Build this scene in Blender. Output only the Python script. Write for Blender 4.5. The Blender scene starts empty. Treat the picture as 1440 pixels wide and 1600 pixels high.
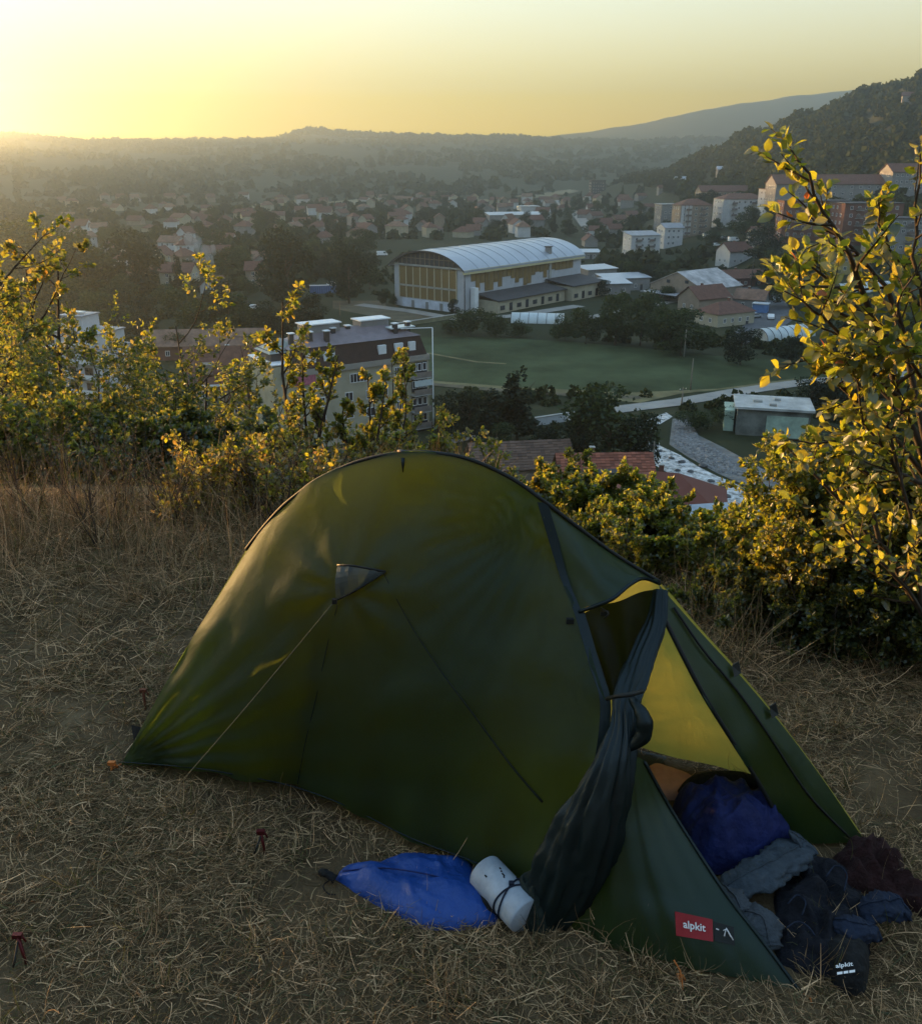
import bpy, bmesh, math, random
import numpy as np
from mathutils import Vector, Matrix, noise

scene = bpy.context.scene
COL = scene.collection
R = math.radians

# ------------------------------------------------------------------ camera
CAM_Z = 1.9
PITCH = R(21.0)
FPX = 1430.0                       # focal length in pixels of the 1440 x 1600 photograph
cam_data = bpy.data.cameras.new('camera')
cam_data.sensor_width = 36.0
cam_data.lens = 36.0 * FPX / 1600.0
cam_data.clip_start = 0.05
cam_data.clip_end = 20000.0
cam = bpy.data.objects.new('camera', cam_data)
cam.location = (0, 0, CAM_Z)
cam.rotation_euler = (R(90) - PITCH, 0, 0)
COL.objects.link(cam)
scene.camera = cam

# ------------------------------------------------------------------ sky, sun, exposure
SUN_AZ = R(-52.0)                  # left of the view direction (+Y)
SUN_EL = R(1.5)
SKY_GAMMA = 0.42
SKY_SAT = 1.65
world = bpy.data.worlds.new('World')
scene.world = world
world.use_nodes = True
wn = world.node_tree
wn.nodes.clear()
w_out = wn.nodes.new('ShaderNodeOutputWorld')
w_bg = wn.nodes.new('ShaderNodeBackground')
w_sky = wn.nodes.new('ShaderNodeTexSky')
w_sky.sky_type = 'NISHITA'
w_sky.sun_disc = False
w_sky.sun_elevation = SUN_EL
w_sky.sun_rotation = SUN_AZ
w_sky.altitude = 300
w_sky.air_density = 1.45
w_sky.dust_density = 0.0
w_sky.ozone_density = 2.1
w_bg.inputs['Strength'].default_value = 0.15
w_gam = wn.nodes.new('ShaderNodeGamma')              # the long tonal shoulder of the phone picture
w_gam.inputs['Gamma'].default_value = SKY_GAMMA
wn.links.new(w_sky.outputs[0], w_gam.inputs['Color'])
w_sat = wn.nodes.new('ShaderNodeHueSaturation')
w_sat.inputs['Saturation'].default_value = SKY_SAT
wn.links.new(w_gam.outputs[0], w_sat.inputs['Color'])
wn.links.new(w_sat.outputs[0], w_bg.inputs['Color'])
wn.links.new(w_bg.outputs[0], w_out.inputs['Surface'])

sun_data = bpy.data.lights.new('sun', 'SUN')
sun_data.energy = 3.8
sun_data.angle = R(0.5)
sun_data.color = (1.0, 0.52, 0.17)
sun = bpy.data.objects.new('sun', sun_data)
to_sun = Vector((math.sin(SUN_AZ) * math.cos(SUN_EL), math.cos(SUN_AZ) * math.cos(SUN_EL), math.sin(SUN_EL)))
sun.rotation_euler = to_sun.to_track_quat('Z', 'Y').to_euler()
sun.location = (0, 0, 50)
COL.objects.link(sun)

scene.view_settings.view_transform = 'Standard'
scene.view_settings.look = 'None'
scene.view_settings.exposure = 3.05
scene.view_settings.gamma = 1.0
scene.view_settings.use_curve_mapping = False
scene.render.engine = 'CYCLES'
scene.cycles.max_bounces = 8
scene.cycles.diffuse_bounces = 4
scene.cycles.transmission_bounces = 6
scene.cycles.transparent_max_bounces = 12
scene.cycles.volume_bounces = 0
scene.cycles.use_denoising = True

HAZE_DENSITY = 4.5e-4
HAZE_COLOR = (0.60, 0.80, 1.0)
HAZE_ANISO = 0.85

# ------------------------------------------------------------------ rays of the photograph's camera, for measuring the place
CP, SP = math.cos(PITCH), math.sin(PITCH)
def ray(px, py):
    u, v = (px - 720.0) / FPX, (py - 800.0) / FPX
    return u, CP - v * SP, SP + v * CP          # right, forward, down
def at_height(px, py, z=0.0):
    u, f, d = ray(px, py)
    k = (CAM_Z - z) / d
    return Vector((u * k, f * k, z))
def at_depth(px, py, Y):
    u, f, d = ray(px, py)
    k = Y / f
    return Vector((u * k, Y, CAM_Z - d * k))
def to_px(p):
    zc = p[1] * CP + (CAM_Z - p[2]) * SP
    yc = (CAM_Z - p[2]) * CP - p[1] * SP
    return 720 + FPX * p[0] / zc, 800 + FPX * yc / zc

# ------------------------------------------------------------------ small mesh kit
def tag(o, label=None, cat=None, group=None, kind=None):
    if label: o['label'] = label
    if cat: o['category'] = cat
    if group: o['group'] = group
    if kind: o['kind'] = kind
    return o
def empty(name, loc=(0, 0, 0), rz=0.0):
    o = bpy.data.objects.new(name, None)
    o.location = loc
    o.rotation_euler = (0, 0, rz)
    o.empty_display_size = 0.2
    COL.objects.link(o)
    return o
def link_mesh(name, me, parent=None, loc=None, rot=None, scale=None):
    o = bpy.data.objects.new(name, me)
    COL.objects.link(o)
    if parent is not None: o.parent = parent
    if loc is not None: o.location = loc
    if rot is not None: o.rotation_euler = rot
    if scale is not None: o.scale = scale if hasattr(scale, '__len__') else (scale,) * 3
    return o
def copy_tree(o, parent=None):
    c = o.copy()
    COL.objects.link(c)
    c.parent = parent
    for ch in list(o.children):
        copy_tree(ch, c)
    return c
def fast_mesh(name, V, F, mats, midx=None, smooth=False):
    """V (n,3), F (m,k) with one k for all faces."""
    V = np.asarray(V, dtype=np.float32).reshape(-1, 3)
    F = np.asarray(F, dtype=np.int32)
    m, k = F.shape
    me = bpy.data.meshes.new(name)
    me.vertices.add(len(V)); me.vertices.foreach_set('co', V.ravel())
    me.loops.add(m * k); me.loops.foreach_set('vertex_index', F.ravel())
    me.polygons.add(m)
    me.polygons.foreach_set('loop_start', np.arange(0, m * k, k, dtype=np.int32))
    me.polygons.foreach_set('loop_total', np.full(m, k, dtype=np.int32))
    for mt in (mats if isinstance(mats, (list, tuple)) else [mats]):
        me.materials.append(mt)
    if midx is not None:
        me.polygons.foreach_set('material_index', np.asarray(midx, dtype=np.int32))
    if smooth:
        me.polygons.foreach_set('use_smooth', np.ones(m, dtype=bool))
    me.update(calc_edges=True)
    return me

class MB:
    """Collects faces for one mesh object."""
    def __init__(s): s.v = []; s.f = []; s.m = []; s.mats = []; s.sm = []
    def mi(s, mat):
        if mat not in s.mats: s.mats.append(mat)
        return s.mats.index(mat)
    def face(s, pts, mat, smooth=False):
        b = len(s.v); s.v += [tuple(p) for p in pts]
        s.f.append(tuple(range(b, b + len(pts)))); s.m.append(s.mi(mat)); s.sm.append(smooth)
    def add(s, V, F, mat, smooth=False):
        b = len(s.v); s.v += [tuple(p) for p in V]; i = s.mi(mat)
        for f in F:
            s.f.append(tuple(b + q for q in f)); s.m.append(i); s.sm.append(smooth)
    def box(s, c, size, mat, rz=0.0):
        hx, hy, hz = (q / 2 for q in size)
        ca, sa = math.cos(rz), math.sin(rz)
        V = []
        for x, y, z in ((-1,-1,-1),(1,-1,-1),(1,1,-1),(-1,1,-1),(-1,-1,1),(1,-1,1),(1,1,1),(-1,1,1)):
            X, Y = x * hx, y * hy
            V.append((c[0] + X * ca - Y * sa, c[1] + X * sa + Y * ca, c[2] + z * hz))
        s.add(V, ((0,3,2,1),(4,5,6,7),(0,1,5,4),(1,2,6,5),(2,3,7,6),(3,0,4,7)), mat)
        return s
    def prism(s, prof, y0, y1, mat, axis='y'):
        """closed profile of (x,z) swept along y."""
        n = len(prof)
        V = [(x, y0, z) for x, z in prof] + [(x, y1, z) for x, z in prof]
        F = [tuple(range(n)), tuple(range(2 * n - 1, n - 1, -1))]
        F += [(i, n + i, n + (i + 1) % n, (i + 1) % n) for i in range(n)]
        if axis == 'x': V = [(y, x, z) for x, y, z in V]
        s.add(V, F, mat)
        return s
    def tube(s, pts, radii, mat, n=6, cap=True, smooth=True):
        pts = [Vector(p) for p in pts]
        if not hasattr(radii, '__len__'): radii = [radii] * len(pts)
        up = Vector((0, 0, 1)); V = []
        for i, p in enumerate(pts):
            t = (pts[min(i + 1, len(pts) - 1)] - pts[max(i - 1, 0)])
            t = t.normalized() if t.length > 1e-9 else Vector((0, 0, 1))
            a = t.cross(up)
            if a.length < 0.05: a = t.cross(Vector((1, 0, 0)))
            a.normalize(); b = a.cross(t)
            for k in range(n):
                w = 2 * math.pi * k / n
                V.append(p + (a * math.cos(w) + b * math.sin(w)) * radii[i])
        F = []
        for i in range(len(pts) - 1):
            for k in range(n):
                F.append((i * n + k, i * n + (k + 1) % n, (i + 1) * n + (k + 1) % n, (i + 1) * n + k))
        if cap:
            F.append(tuple(range(n - 1, -1, -1))); F.append(tuple(range((len(pts) - 1) * n, len(pts) * n)))
        s.add(V, F, mat, smooth)
        return s
    def mesh(s, name):
        me = bpy.data.meshes.new(name)
        me.from_pydata(s.v, [], s.f)
        for m in s.mats: me.materials.append(m)
        me.polygons.foreach_set('material_index', s.m)
        me.polygons.foreach_set('use_smooth', s.sm)
        me.update()
        return me
    def build(s, name, parent=None, **kw):
        return link_mesh(name, s.mesh(name), parent, **kw)

# ------------------------------------------------------------------ materials
MATS = {}
def new_mat(name):
    m = bpy.data.materials.new(name); m.use_nodes = True
    m.node_tree.nodes.clear()
    return m, m.node_tree.nodes, m.node_tree.links
def vary(nt, links, base, amount, scale, source='noise', detail=4, coords='Object', hue=0.0):
    """a colour socket: base varied in value by noise / island / object random."""
    rgb = nt.new('ShaderNodeRGB'); rgb.outputs[0].default_value = (*base, 1)
    if source == 'noise':
        tc = nt.new('ShaderNodeTexCoord')
        n = nt.new('ShaderNodeTexNoise'); n.inputs['Scale'].default_value = scale; n.inputs['Detail'].default_value = detail
        n.inputs['Roughness'].default_value = 0.65
        links.new(tc.outputs[coords], n.inputs['Vector']); fac = n.outputs['Fac']
        lo, hi = 0.3, 0.7
    elif source == 'island':
        g = nt.new('ShaderNodeNewGeometry'); fac = g.outputs['Random Per Island']; lo, hi = 0, 1
    else:
        g = nt.new('ShaderNodeObjectInfo'); fac = g.outputs['Random']; lo, hi = 0, 1
    mr = nt.new('ShaderNodeMapRange')
    mr.inputs['From Min'].default_value = lo; mr.inputs['From Max'].default_value = hi
    mr.inputs['To Min'].default_value = 1 - amount; mr.inputs['To Max'].default_value = 1 + amount
    links.new(fac, mr.inputs['Value'])
    hsv = nt.new('ShaderNodeHueSaturation')
    links.new(rgb.outputs[0], hsv.inputs['Color']); links.new(mr.outputs[0], hsv.inputs['Value'])
    if hue:
        mh = nt.new('ShaderNodeMapRange')
        mh.inputs['From Min'].default_value = lo; mh.inputs['From Max'].default_value = hi
        mh.inputs['To Min'].default_value = 0.5 + hue; mh.inputs['To Max'].default_value = 0.5 - hue
        links.new(fac, mh.inputs['Value']); links.new(mh.outputs[0], hsv.inputs['Hue'])
    return hsv.outputs[0]
def paint(name, color, rough=0.8, amount=0.15, scale=3.0, metallic=0.0, spec=0.3, bump=0.0, bscale=40.0, source='noise', coords='Object', hue=0.0):
    if name in MATS: return MATS[name]
    m, nt, ln = new_mat(name)
    out = nt.new('ShaderNodeOutputMaterial'); b = nt.new('ShaderNodeBsdfPrincipled')
    ln.new(vary(nt, ln, color, amount, scale, source, coords=coords, hue=hue), b.inputs['Base Color'])
    b.inputs['Roughness'].default_value = rough; b.inputs['Metallic'].default_value = metallic
    b.inputs['Specular IOR Level'].default_value = spec
    if bump:
        tc = nt.new('ShaderNodeTexCoord'); n = nt.new('ShaderNodeTexNoise'); n.inputs['Scale'].default_value = bscale
        n.inputs['Detail'].default_value = 5
        ln.new(tc.outputs[coords], n.inputs['Vector'])
        bp = nt.new('ShaderNodeBump'); bp.inputs['Strength'].default_value = bump; bp.inputs['Distance'].default_value = 0.05
        ln.new(n.outputs['Fac'], bp.inputs['Height']); ln.new(bp.outputs[0], b.inputs['Normal'])
    ln.new(b.outputs[0], out.inputs['Surface'])
    MATS[name] = m
    return m
def leafy(name, color, trans, mix=0.45, amount=0.4, hue=0.03, source='island', gloss=0.06, rough=0.45):
    """leaf / thin cloth: diffuse + translucent + a little gloss."""
    if name in MATS: return MATS[name]
    m, nt, ln = new_mat(name)
    out = nt.new('ShaderNodeOutputMaterial')
    d = nt.new('ShaderNodeBsdfDiffuse'); t = nt.new('ShaderNodeBsdfTranslucent'); g = nt.new('ShaderNodeBsdfGlossy')
    ln.new(vary(nt, ln, color, amount, 2.0, source, hue=hue), d.inputs['Color'])
    ln.new(vary(nt, ln, trans, amount, 2.0, source, hue=hue), t.inputs['Color'])
    g.inputs['Roughness'].default_value = rough; g.inputs['Color'].default_value = (0.8, 0.85, 0.9, 1)
    a = nt.new('ShaderNodeMixShader'); a.inputs[0].default_value = mix
    ln.new(d.outputs[0], a.inputs[1]); ln.new(t.outputs[0], a.inputs[2])
    c = nt.new('ShaderNodeMixShader'); c.inputs[0].default_value = gloss
    ln.new(a.outputs[0], c.inputs[1]); ln.new(g.outputs[0], c.inputs[2])
    ln.new(c.outputs[0], out.inputs['Surface'])
    MATS[name] = m
    return m

rng = np.random.default_rng(11)
rnd = random.Random(5)
# ------------------------------------------------------------------ terrain
VALLEY = -41.0
# columns by tan(azimuth): distance -> height
T_COLS = [
    (-3.0, [(120,-41),(700,-41),(1300,-28),(1700,30),(1900,40),(2600,35),(3150,30),(3400,20)]),
    (-0.8, [(120,-41),(900,-41),(1300,-30),(1900,0),(2350,46),(2600,35),(3150,30),(3400,20)]),
    (-0.47,[(120,-41),(1000,-41),(1300,-34),(1700,-6),(2600,61),(2900,45),(3150,50),(3400,20)]),
    (-0.37,[(120,-41),(1050,-41),(1300,-36),(1700,-9),(2600,40),(2900,40),(3150,50),(3400,20)]),
    (-0.26,[(120,-41),(1050,-41),(1300,-36),(1700,-9),(2600,43),(2900,40),(3150,50),(3400,20)]),
    (-0.19,[(120,-41),(1050,-41),(1300,-36),(1700,-9),(2600,49),(2900,45),(3150,55),(3400,20)]),
    (-0.155,[(120,-41),(1050,-41),(1300,-36),(1700,-9),(2600,78),(2900,50),(3150,55),(3400,20)]),
    (-0.08,[(120,-41),(1050,-41),(1300,-36),(1700,-9),(2600,62),(2900,50),(3150,60),(3400,20)]),
    (0.05, [(120,-41),(1050,-41),(1300,-37),(1600,-15),(2000,4),(2600,54),(2900,50),(3150,60),(3400,20)]),
    (0.11, [(120,-41),(1050,-41),(1300,-37),(1600,-12),(1800,-8),(2600,47),(2900,55),(3150,84),(3400,20)]),
    (0.183,[(120,-41),(600,-41),(850,-34),(1060,-14),(1180,-30),(1500,-20),(2600,44),(2900,60),(3150,112),(3400,30)]),
    (0.25, [(120,-41),(450,-41),(550,-30),(750,-21),(950,10),(1120,-20),(1500,-20),(2600,48),(2900,70),(3150,155),(3400,40)]),
    (0.285,[(120,-41),(400,-41),(500,-31),(700,-16),(870,23),(1060,-10),(1500,-20),(2600,40),(2900,80),(3150,170),(3400,40)]),
    (0.34, [(120,-41),(350,-41),(420,-31),(500,-21),(620,-4),(800,34),(1000,5),(1500,-20),(2600,30),(2900,90),(3150,190),(3400,40)]),
    (0.40, [(120,-41),(320,-41),(420,-30),(500,-19),(600,-2),(745,45),(950,10),(1500,-20),(2600,30),(2900,90),(3150,200),(3400,40)]),
    (0.47, [(120,-41),(305,-41),(420,-28),(500,-17),(580,5),(690,58),(900,20),(1500,-10),(2600,30),(2900,90),(3150,190),(3400,40)]),
    (0.8,  [(120,-41),(300,-41),(400,-26),(500,8),(650,86),(900,50),(1500,0),(2600,30),(3150,60),(3400,40)]),
    (3.0,  [(120,-41),(260,-38),(400,0),(500,40),(650,80),(900,50),(1500,10),(2600,30),(3150,60),(3400,40)]),
]
T_AZ = np.arctan([c[0] for c in T_COLS])
RR = np.concatenate([np.linspace(0, 1400, 281), np.linspace(1410, 3500, 210)])
T_TAB = np.array([np.interp(RR, [p[0] for p in c[1]], [p[1] for p in c[1]]) for c in T_COLS])
for _ in range(3):                                              # soften the corners along r
    T_TAB[:, 1:-1] = (T_TAB[:, :-2] + 2 * T_TAB[:, 1:-1] + T_TAB[:, 2:]) / 4
def smooth_noise(x, y, scale, seed=0.0):
    return noise.noise(Vector((x / scale + seed, y / scale - seed, seed * 0.37)))
EDGE = 4.7
def height(x, y):
    r = math.hypot(x, y); az = math.atan2(x, max(y, 1e-6)) if y > 0 else (math.pi / 2 if x > 0 else -math.pi / 2)
    az = min(max(az, T_AZ[0]), T_AZ[-1])
    j = int(np.searchsorted(T_AZ, az)); j = min(max(j, 1), len(T_AZ) - 1)
    w = (az - T_AZ[j - 1]) / (T_AZ[j] - T_AZ[j - 1]); w = w * w * (3 - 2 * w) * 0.5 + w * 0.5
    if r < 1400: q = r / 5.0; i = int(q); fr = q - i
    else: q = 281 + min((r - 1410) / 10.0, 208.9) if r > 1410 else 280.0; i = int(q); fr = q - i
    i = min(i, len(RR) - 2)
    a = T_TAB[j - 1][i] * (1 - fr) + T_TAB[j - 1][i + 1] * fr
    b = T_TAB[j][i] * (1 - fr) + T_TAB[j][i + 1] * fr
    z = a * (1 - w) + b * w
    if r > 900:                                                 # wooded unevenness of the far hills
        k = min((r - 900) / 500.0, 1.0)
        z += k * (5 * smooth_noise(x, y, 260, 3.1) + 3.0 * smooth_noise(x, y, 90, 7.7) + 1.6 * smooth_noise(x, y, 34, 1.3))
    elif z > VALLEY + 4:
        z += 1.6 * smooth_noise(x, y, 40, 5.0) * min((z - VALLEY - 4) / 8.0, 1)
    # the knoll with the camp on it and its steep flank
    q = min(max((x - 0.1) / 1.1, 0.0), 1.0)
    e = EDGE - 0.95 * q * q * (3 - 2 * q) + (0.06 * x if x > 0 else -0.03 * x) + 0.35 * smooth_noise(x, 0.0, 2.3, 4.4)
    d = y - e
    if d <= 0:
        s = max(0.0, -d - 7.2) * 0.62            # unseen rise added behind the camp to cut sky light on the tent
        kn = min(s, 90.0) + 0.025 * smooth_noise(x, y, 0.9, 2.2) + 0.012 * smooth_noise(x, y, 0.25, 9.0)
        bump = 1.0
    else:
        kn = -(0.66 * d - 0.66 * 1.6 * (1 - math.exp(-d / 1.6))) + 0.12 * smooth_noise(x, y, 2.1, 2.2)
    return max(kn, z)
def on_ground(px, py):
    """where a line of sight meets the terrain."""
    u, f, d = ray(px, py)
    k = 20.0; last = k
    while k < 4000:
        if CAM_Z - d * k < height(u * k, f * k):
            lo, hi = last, k
            for _ in range(24):
                m = (lo + hi) / 2
                if CAM_Z - d * m < height(u * m, f * m): hi = m
                else: lo = m
            return Vector((u * hi, f * hi, height(u * hi, f * hi)))
        last = k; k *= 1.02
    return Vector((u * k, f * k, 0))

def terrain_material():
    m, nt, ln = new_mat('terrain')
    out = nt.new('ShaderNodeOutputMaterial'); b = nt.new('ShaderNodeBsdfPrincipled')
    b.inputs['Roughness'].default_value = 0.95; b.inputs['Specular IOR Level'].default_value = 0.1
    tc = nt.new('ShaderNodeTexCoord')
    def nz(scale, detail=5, rough=0.6):
        n = nt.new('ShaderNodeTexNoise'); n.inputs['Scale'].default_value = scale; n.inputs['Detail'].default_value = detail
        n.inputs['Roughness'].default_value = rough
        ln.new(tc.outputs['Object'], n.inputs['Vector']); return n.outputs['Fac']
    def ramp(fac, stops):
        r = nt.new('ShaderNodeValToRGB'); ln.new(fac, r.inputs[0])
        el = r.color_ramp.elements
        while len(el) < len(stops): el.new(0.5)
        for e, (p, c) in zip(el, stops): e.position = p; e.color = (*c, 1)
        return r.outputs[0]
    far = ramp(nz(0.006, 8, 0.7), [(0.3, (0.040, 0.046, 0.026)), (0.5, (0.052, 0.056, 0.032)), (0.62, (0.066, 0.066, 0.040)), (0.8, (0.10, 0.09, 0.058))])
    mid = ramp(nz(0.035, 6, 0.7), [(0.3, (0.022, 0.030, 0.014)), (0.55, (0.038, 0.044, 0.022)), (0.75, (0.085, 0.074, 0.042))])
    near = ramp(nz(3.0, 8, 0.7), [(0.3, (0.05, 0.035, 0.02)), (0.55, (0.11, 0.078, 0.043)), (0.75, (0.19, 0.138, 0.078))])
    geo = nt.new('ShaderNodeNewGeometry')
    ln_ = nt.new('ShaderNodeVectorMath'); ln_.operation = 'LENGTH'; ln.new(geo.outputs['Position'], ln_.inputs[0])
    def mixed(a, c, lo, hi):
        mr = nt.new('ShaderNodeMapRange'); mr.inputs['From Min'].default_value = lo; mr.inputs['From Max'].default_value = hi
        ln.new(ln_.outputs['Value'], mr.inputs['Value'])
        mx = nt.new('ShaderNodeMixRGB'); ln.new(mr.outputs[0], mx.inputs[0]); ln.new(a, mx.inputs[1]); ln.new(c, mx.inputs[2])
        return mx.outputs[0]
    ln.new(mixed(mixed(near, mid, 6, 14), far, 500, 900), b.inputs['Base Color'])
    bp = nt.new('ShaderNodeBump'); bp.inputs['Strength'].default_value = 0.5; bp.inputs['Distance'].default_value = 0.03
    ln.new(nz(60.0, 4), bp.inputs['Height']); ln.new(bp.outputs[0], b.inputs['Normal'])
    ln.new(b.outputs[0], out.inputs['Surface'])
    return m
def build_terrain():
    az = np.concatenate([np.linspace(-math.pi, R(-62), 50)[:-1], np.linspace(R(-62), R(-40), 40)[:-1],
                         np.linspace(R(-40), R(40), 330)[:-1], np.linspace(R(40), math.pi, 60)])[:-1]
    rad = np.concatenate([[0.0], np.geomspace(0.5, 12, 60), np.geomspace(12.6, 300, 50), np.geomspace(312, 1300, 60), np.linspace(1320, 3380, 90)])
    na, nr = len(az), len(rad)
    V = np.zeros((na * nr, 3), dtype=np.float32)
    for i, a in enumerate(az):
        sa, ca = math.sin(a), math.cos(a)
        for j, r in enumerate(rad):
            r = min(r, 1880 / max(abs(sa), 1e-6), 700 / -ca if ca < -1e-6 else 1e9) - (0 if r < 600 else 1e-3 * (nr - j))
            x, y = r * sa, r * ca
            V[i * nr + j] = (x, y, height(x, y))
    I, J = np.meshgrid(np.arange(na), np.arange(nr - 1), indexing='ij')
    I2 = (I + 1) % na
    F = np.stack([I * nr + J, I * nr + J + 1, I2 * nr + J + 1, I2 * nr + J], axis=-1).reshape(-1, 4)
    o = link_mesh('ground', fast_mesh('ground', V, F, terrain_material(), smooth=True))
    tag(o, kind='structure')
    return o
build_terrain()

def sheet(name, pts, mat, lift, sub=None):
    """a flat-lying sheet through ground points (closed outline), following nothing: used on the level valley floor."""
    b = MB(); b.face([(p[0], p[1], VALLEY + lift) for p in pts], mat)
    o = b.build(name); tag(o, kind='structure')
    return o
def strip(name, pts, width, mat, lift, kind='structure'):
    """a road-like ribbon through pixel positions of the photograph, laid on the terrain."""
    P = [on_ground(*p) for p in pts]
    Q = []
    for i in range(len(P) - 1):
        n = max(2, int((P[i + 1] - P[i]).length / 6))
        for k in range(n): Q.append(P[i].lerp(P[i + 1], k / n))
    Q.append(P[-1])
    V = []
    for i, p in enumerate(Q):
        t = (Q[min(i + 2, len(Q) - 1)] - Q[max(i - 2, 0)]); t.z = 0; t.normalize()
        s = Vector((-t.y, t.x, 0)) * width / 2
        for e in (p + s, p - s):
            V.append((e.x, e.y, max(height(e.x, e.y), height(p.x, p.y)) + lift))
    F = [(2 * i, 2 * i + 1, 2 * i + 3, 2 * i + 2) for i in range(len(Q) - 1)]
    o = link_mesh(name, fast_mesh(name, V, F, mat)); tag(o, kind=kind)
    return o

# air: one closed box round everything below the sky
def build_haze():
    m, nt, ln = new_mat('haze')
    out = nt.new('ShaderNodeOutputMaterial'); v = nt.new('ShaderNodeVolumePrincipled')
    v.inputs['Color'].default_value = (*HAZE_COLOR, 1); v.inputs['Density'].default_value = HAZE_DENSITY
    v.inputs['Anisotropy'].default_value = HAZE_ANISO
    ln.new(v.outputs[0], out.inputs['Volume'])
    try: m.cycles.homogeneous_volume = True
    except Exception: pass
    b = MB(); b.box((0, 1365, 95), (3840, 4170, 280), m)
    o = b.build('haze'); tag(o, kind='stuff')
build_haze()
# ------------------------------------------------------------------ materials of the valley
asphalt = paint('asphalt', (0.10, 0.105, 0.115), 0.85, 0.2, 0.15)
gravel_road = paint('gravel_road', (0.30, 0.29, 0.27), 0.9, 0.2, 0.2)
field_grass = paint('field_grass', (0.060, 0.078, 0.040), 0.95, 0.5, 0.06, spec=0.05, bump=0.4, bscale=1.0)
dry_verge = paint('dry_verge', (0.17, 0.155, 0.085), 0.95, 0.3, 0.3, spec=0.05)
dirt = paint('dirt', (0.13, 0.115, 0.08), 0.95, 0.3, 0.2, spec=0.05)
conc = paint('concrete', (0.36, 0.36, 0.34), 0.85, 0.25, 0.5)
cream = paint('cream_render', (0.40, 0.37, 0.28), 0.85, 0.15, 0.5)
white_wall = paint('white_render', (0.50, 0.52, 0.54), 0.85, 0.12, 0.5)
grey_wall = paint('grey_render', (0.24, 0.24, 0.24), 0.85, 0.18, 0.5)
tan_wall = paint('tan_render', (0.28, 0.23, 0.18), 0.85, 0.18, 0.5)
brick_wall = paint('brick_render', (0.17, 0.085, 0.065), 0.9, 0.2, 0.8)
yellow_wall = paint('yellow_render', (0.34, 0.28, 0.12), 0.85, 0.15, 0.5)
green_wall = paint('pale_green_render', (0.38, 0.50, 0.42), 0.85, 0.3, 0.6)
red_roof = paint('red_tiles', (0.14, 0.068, 0.052), 0.85, 0.3, 1.0, bump=0.4, bscale=4.0)
brown_roof = paint('brown_tiles', (0.15, 0.075, 0.055), 0.85, 0.3, 1.0, bump=0.4, bscale=4.0)
old_roof = paint('weathered_tiles', (0.21, 0.13, 0.095), 0.9, 0.35, 0.6, bump=0.4, bscale=4.0)
grey_roof = paint('grey_roof_sheet', (0.30, 0.31, 0.34), 0.5, 0.2, 0.4)
metal_roof = paint('pale_metal_roof', (0.42, 0.46, 0.52), 0.36, 0.12, 0.12, metallic=0.35, spec=0.5)
dark_roof = paint('dark_roof_felt', (0.06, 0.06, 0.065), 0.8, 0.2, 0.5)
glass = paint('window_glass', (0.03, 0.035, 0.045), 0.12, 0.3, 1.0, spec=0.6, source='object')
white_paint = paint('white_paint', (0.78, 0.80, 0.82), 0.5, 0.05, 1.0)
dark_metal = paint('dark_metal', (0.05, 0.05, 0.055), 0.5, 0.1, 2.0)
ochre = paint('ochre_panel', (0.21, 0.145, 0.06), 0.6, 0.12, 0.3, source='object')
blue_paint = paint('blue_paint', (0.10, 0.20, 0.42), 0.5, 0.15, 1.0)
wood = paint('grey_wood', (0.22, 0.19, 0.15), 0.9, 0.25, 2.0)
film = paint('polythene_film', (0.55, 0.62, 0.64), 0.35, 0.1, 0.5, spec=0.6)
stone = paint('river_stone', (0.21, 0.21, 0.21), 0.9, 0.35, 0.5, source='island')
tyre = paint('tyre_rubber', (0.02, 0.02, 0.02), 0.9, 0.1, 2.0)

# ------------------------------------------------------------------ buildings
WINDOWS = {}
def window_mesh(w, h, frame=white_paint, mull=1):
    key = (round(w, 2), round(h, 2), frame.name, mull)
    if key not in WINDOWS:
        b = MB(); t = 0.09
        b.box((0, -0.02, h / 2 - t / 2), (w, 0.10, t), frame); b.box((0, -0.02, -h / 2 + t / 2), (w, 0.10, t), frame)
        b.box((-w / 2 + t / 2, -0.02, 0), (t, 0.10, h - 2 * t), frame); b.box((w / 2 - t / 2, -0.02, 0), (t, 0.10, h - 2 * t), frame)
        for k in range(mull): b.box((w * ((k + 1) / (mull + 1) - 0.5), -0.015, 0), (0.07, 0.08, h - 2 * t), frame)
        b.face([(-w / 2 + t, 0.0, -h / 2 + t), (w / 2 - t, 0.0, -h / 2 + t), (w / 2 - t, 0.0, h / 2 - t), (-w / 2 + t, 0.0, h / 2 - t)], glass)
        WINDOWS[key] = b.mesh('window')
    return WINDOWS[key]
def put_windows(root, W, D, base, rows, pitch, cols, side, w=1.2, h=1.3, frame=white_paint, skip=0.0, margin=1.2, mull=1):
    """rows x cols windows on one side (f front y=-D/2, b back, l left, r right) of a W x D box."""
    me = window_mesh(w, h, frame, mull)
    L = W if side in 'fb' else D
    for i in range(rows):
        for k in range(cols):
            if rnd.random() < skip: continue
            a = (-L / 2 + margin) + (L - 2 * margin) * ((k + 0.5) / cols)
            z = base + i * pitch
            loc, rz = {'f': ((a, -D / 2 - 0.012, z), 0), 'b': ((a, D / 2 + 0.012, z), math.pi),
                       'l': ((-W / 2 - 0.012, a, z), -math.pi / 2), 'r': ((W / 2 + 0.012, a, z), math.pi / 2)}[side]
            link_mesh('window', me, root, loc, (0, 0, rz))
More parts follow.
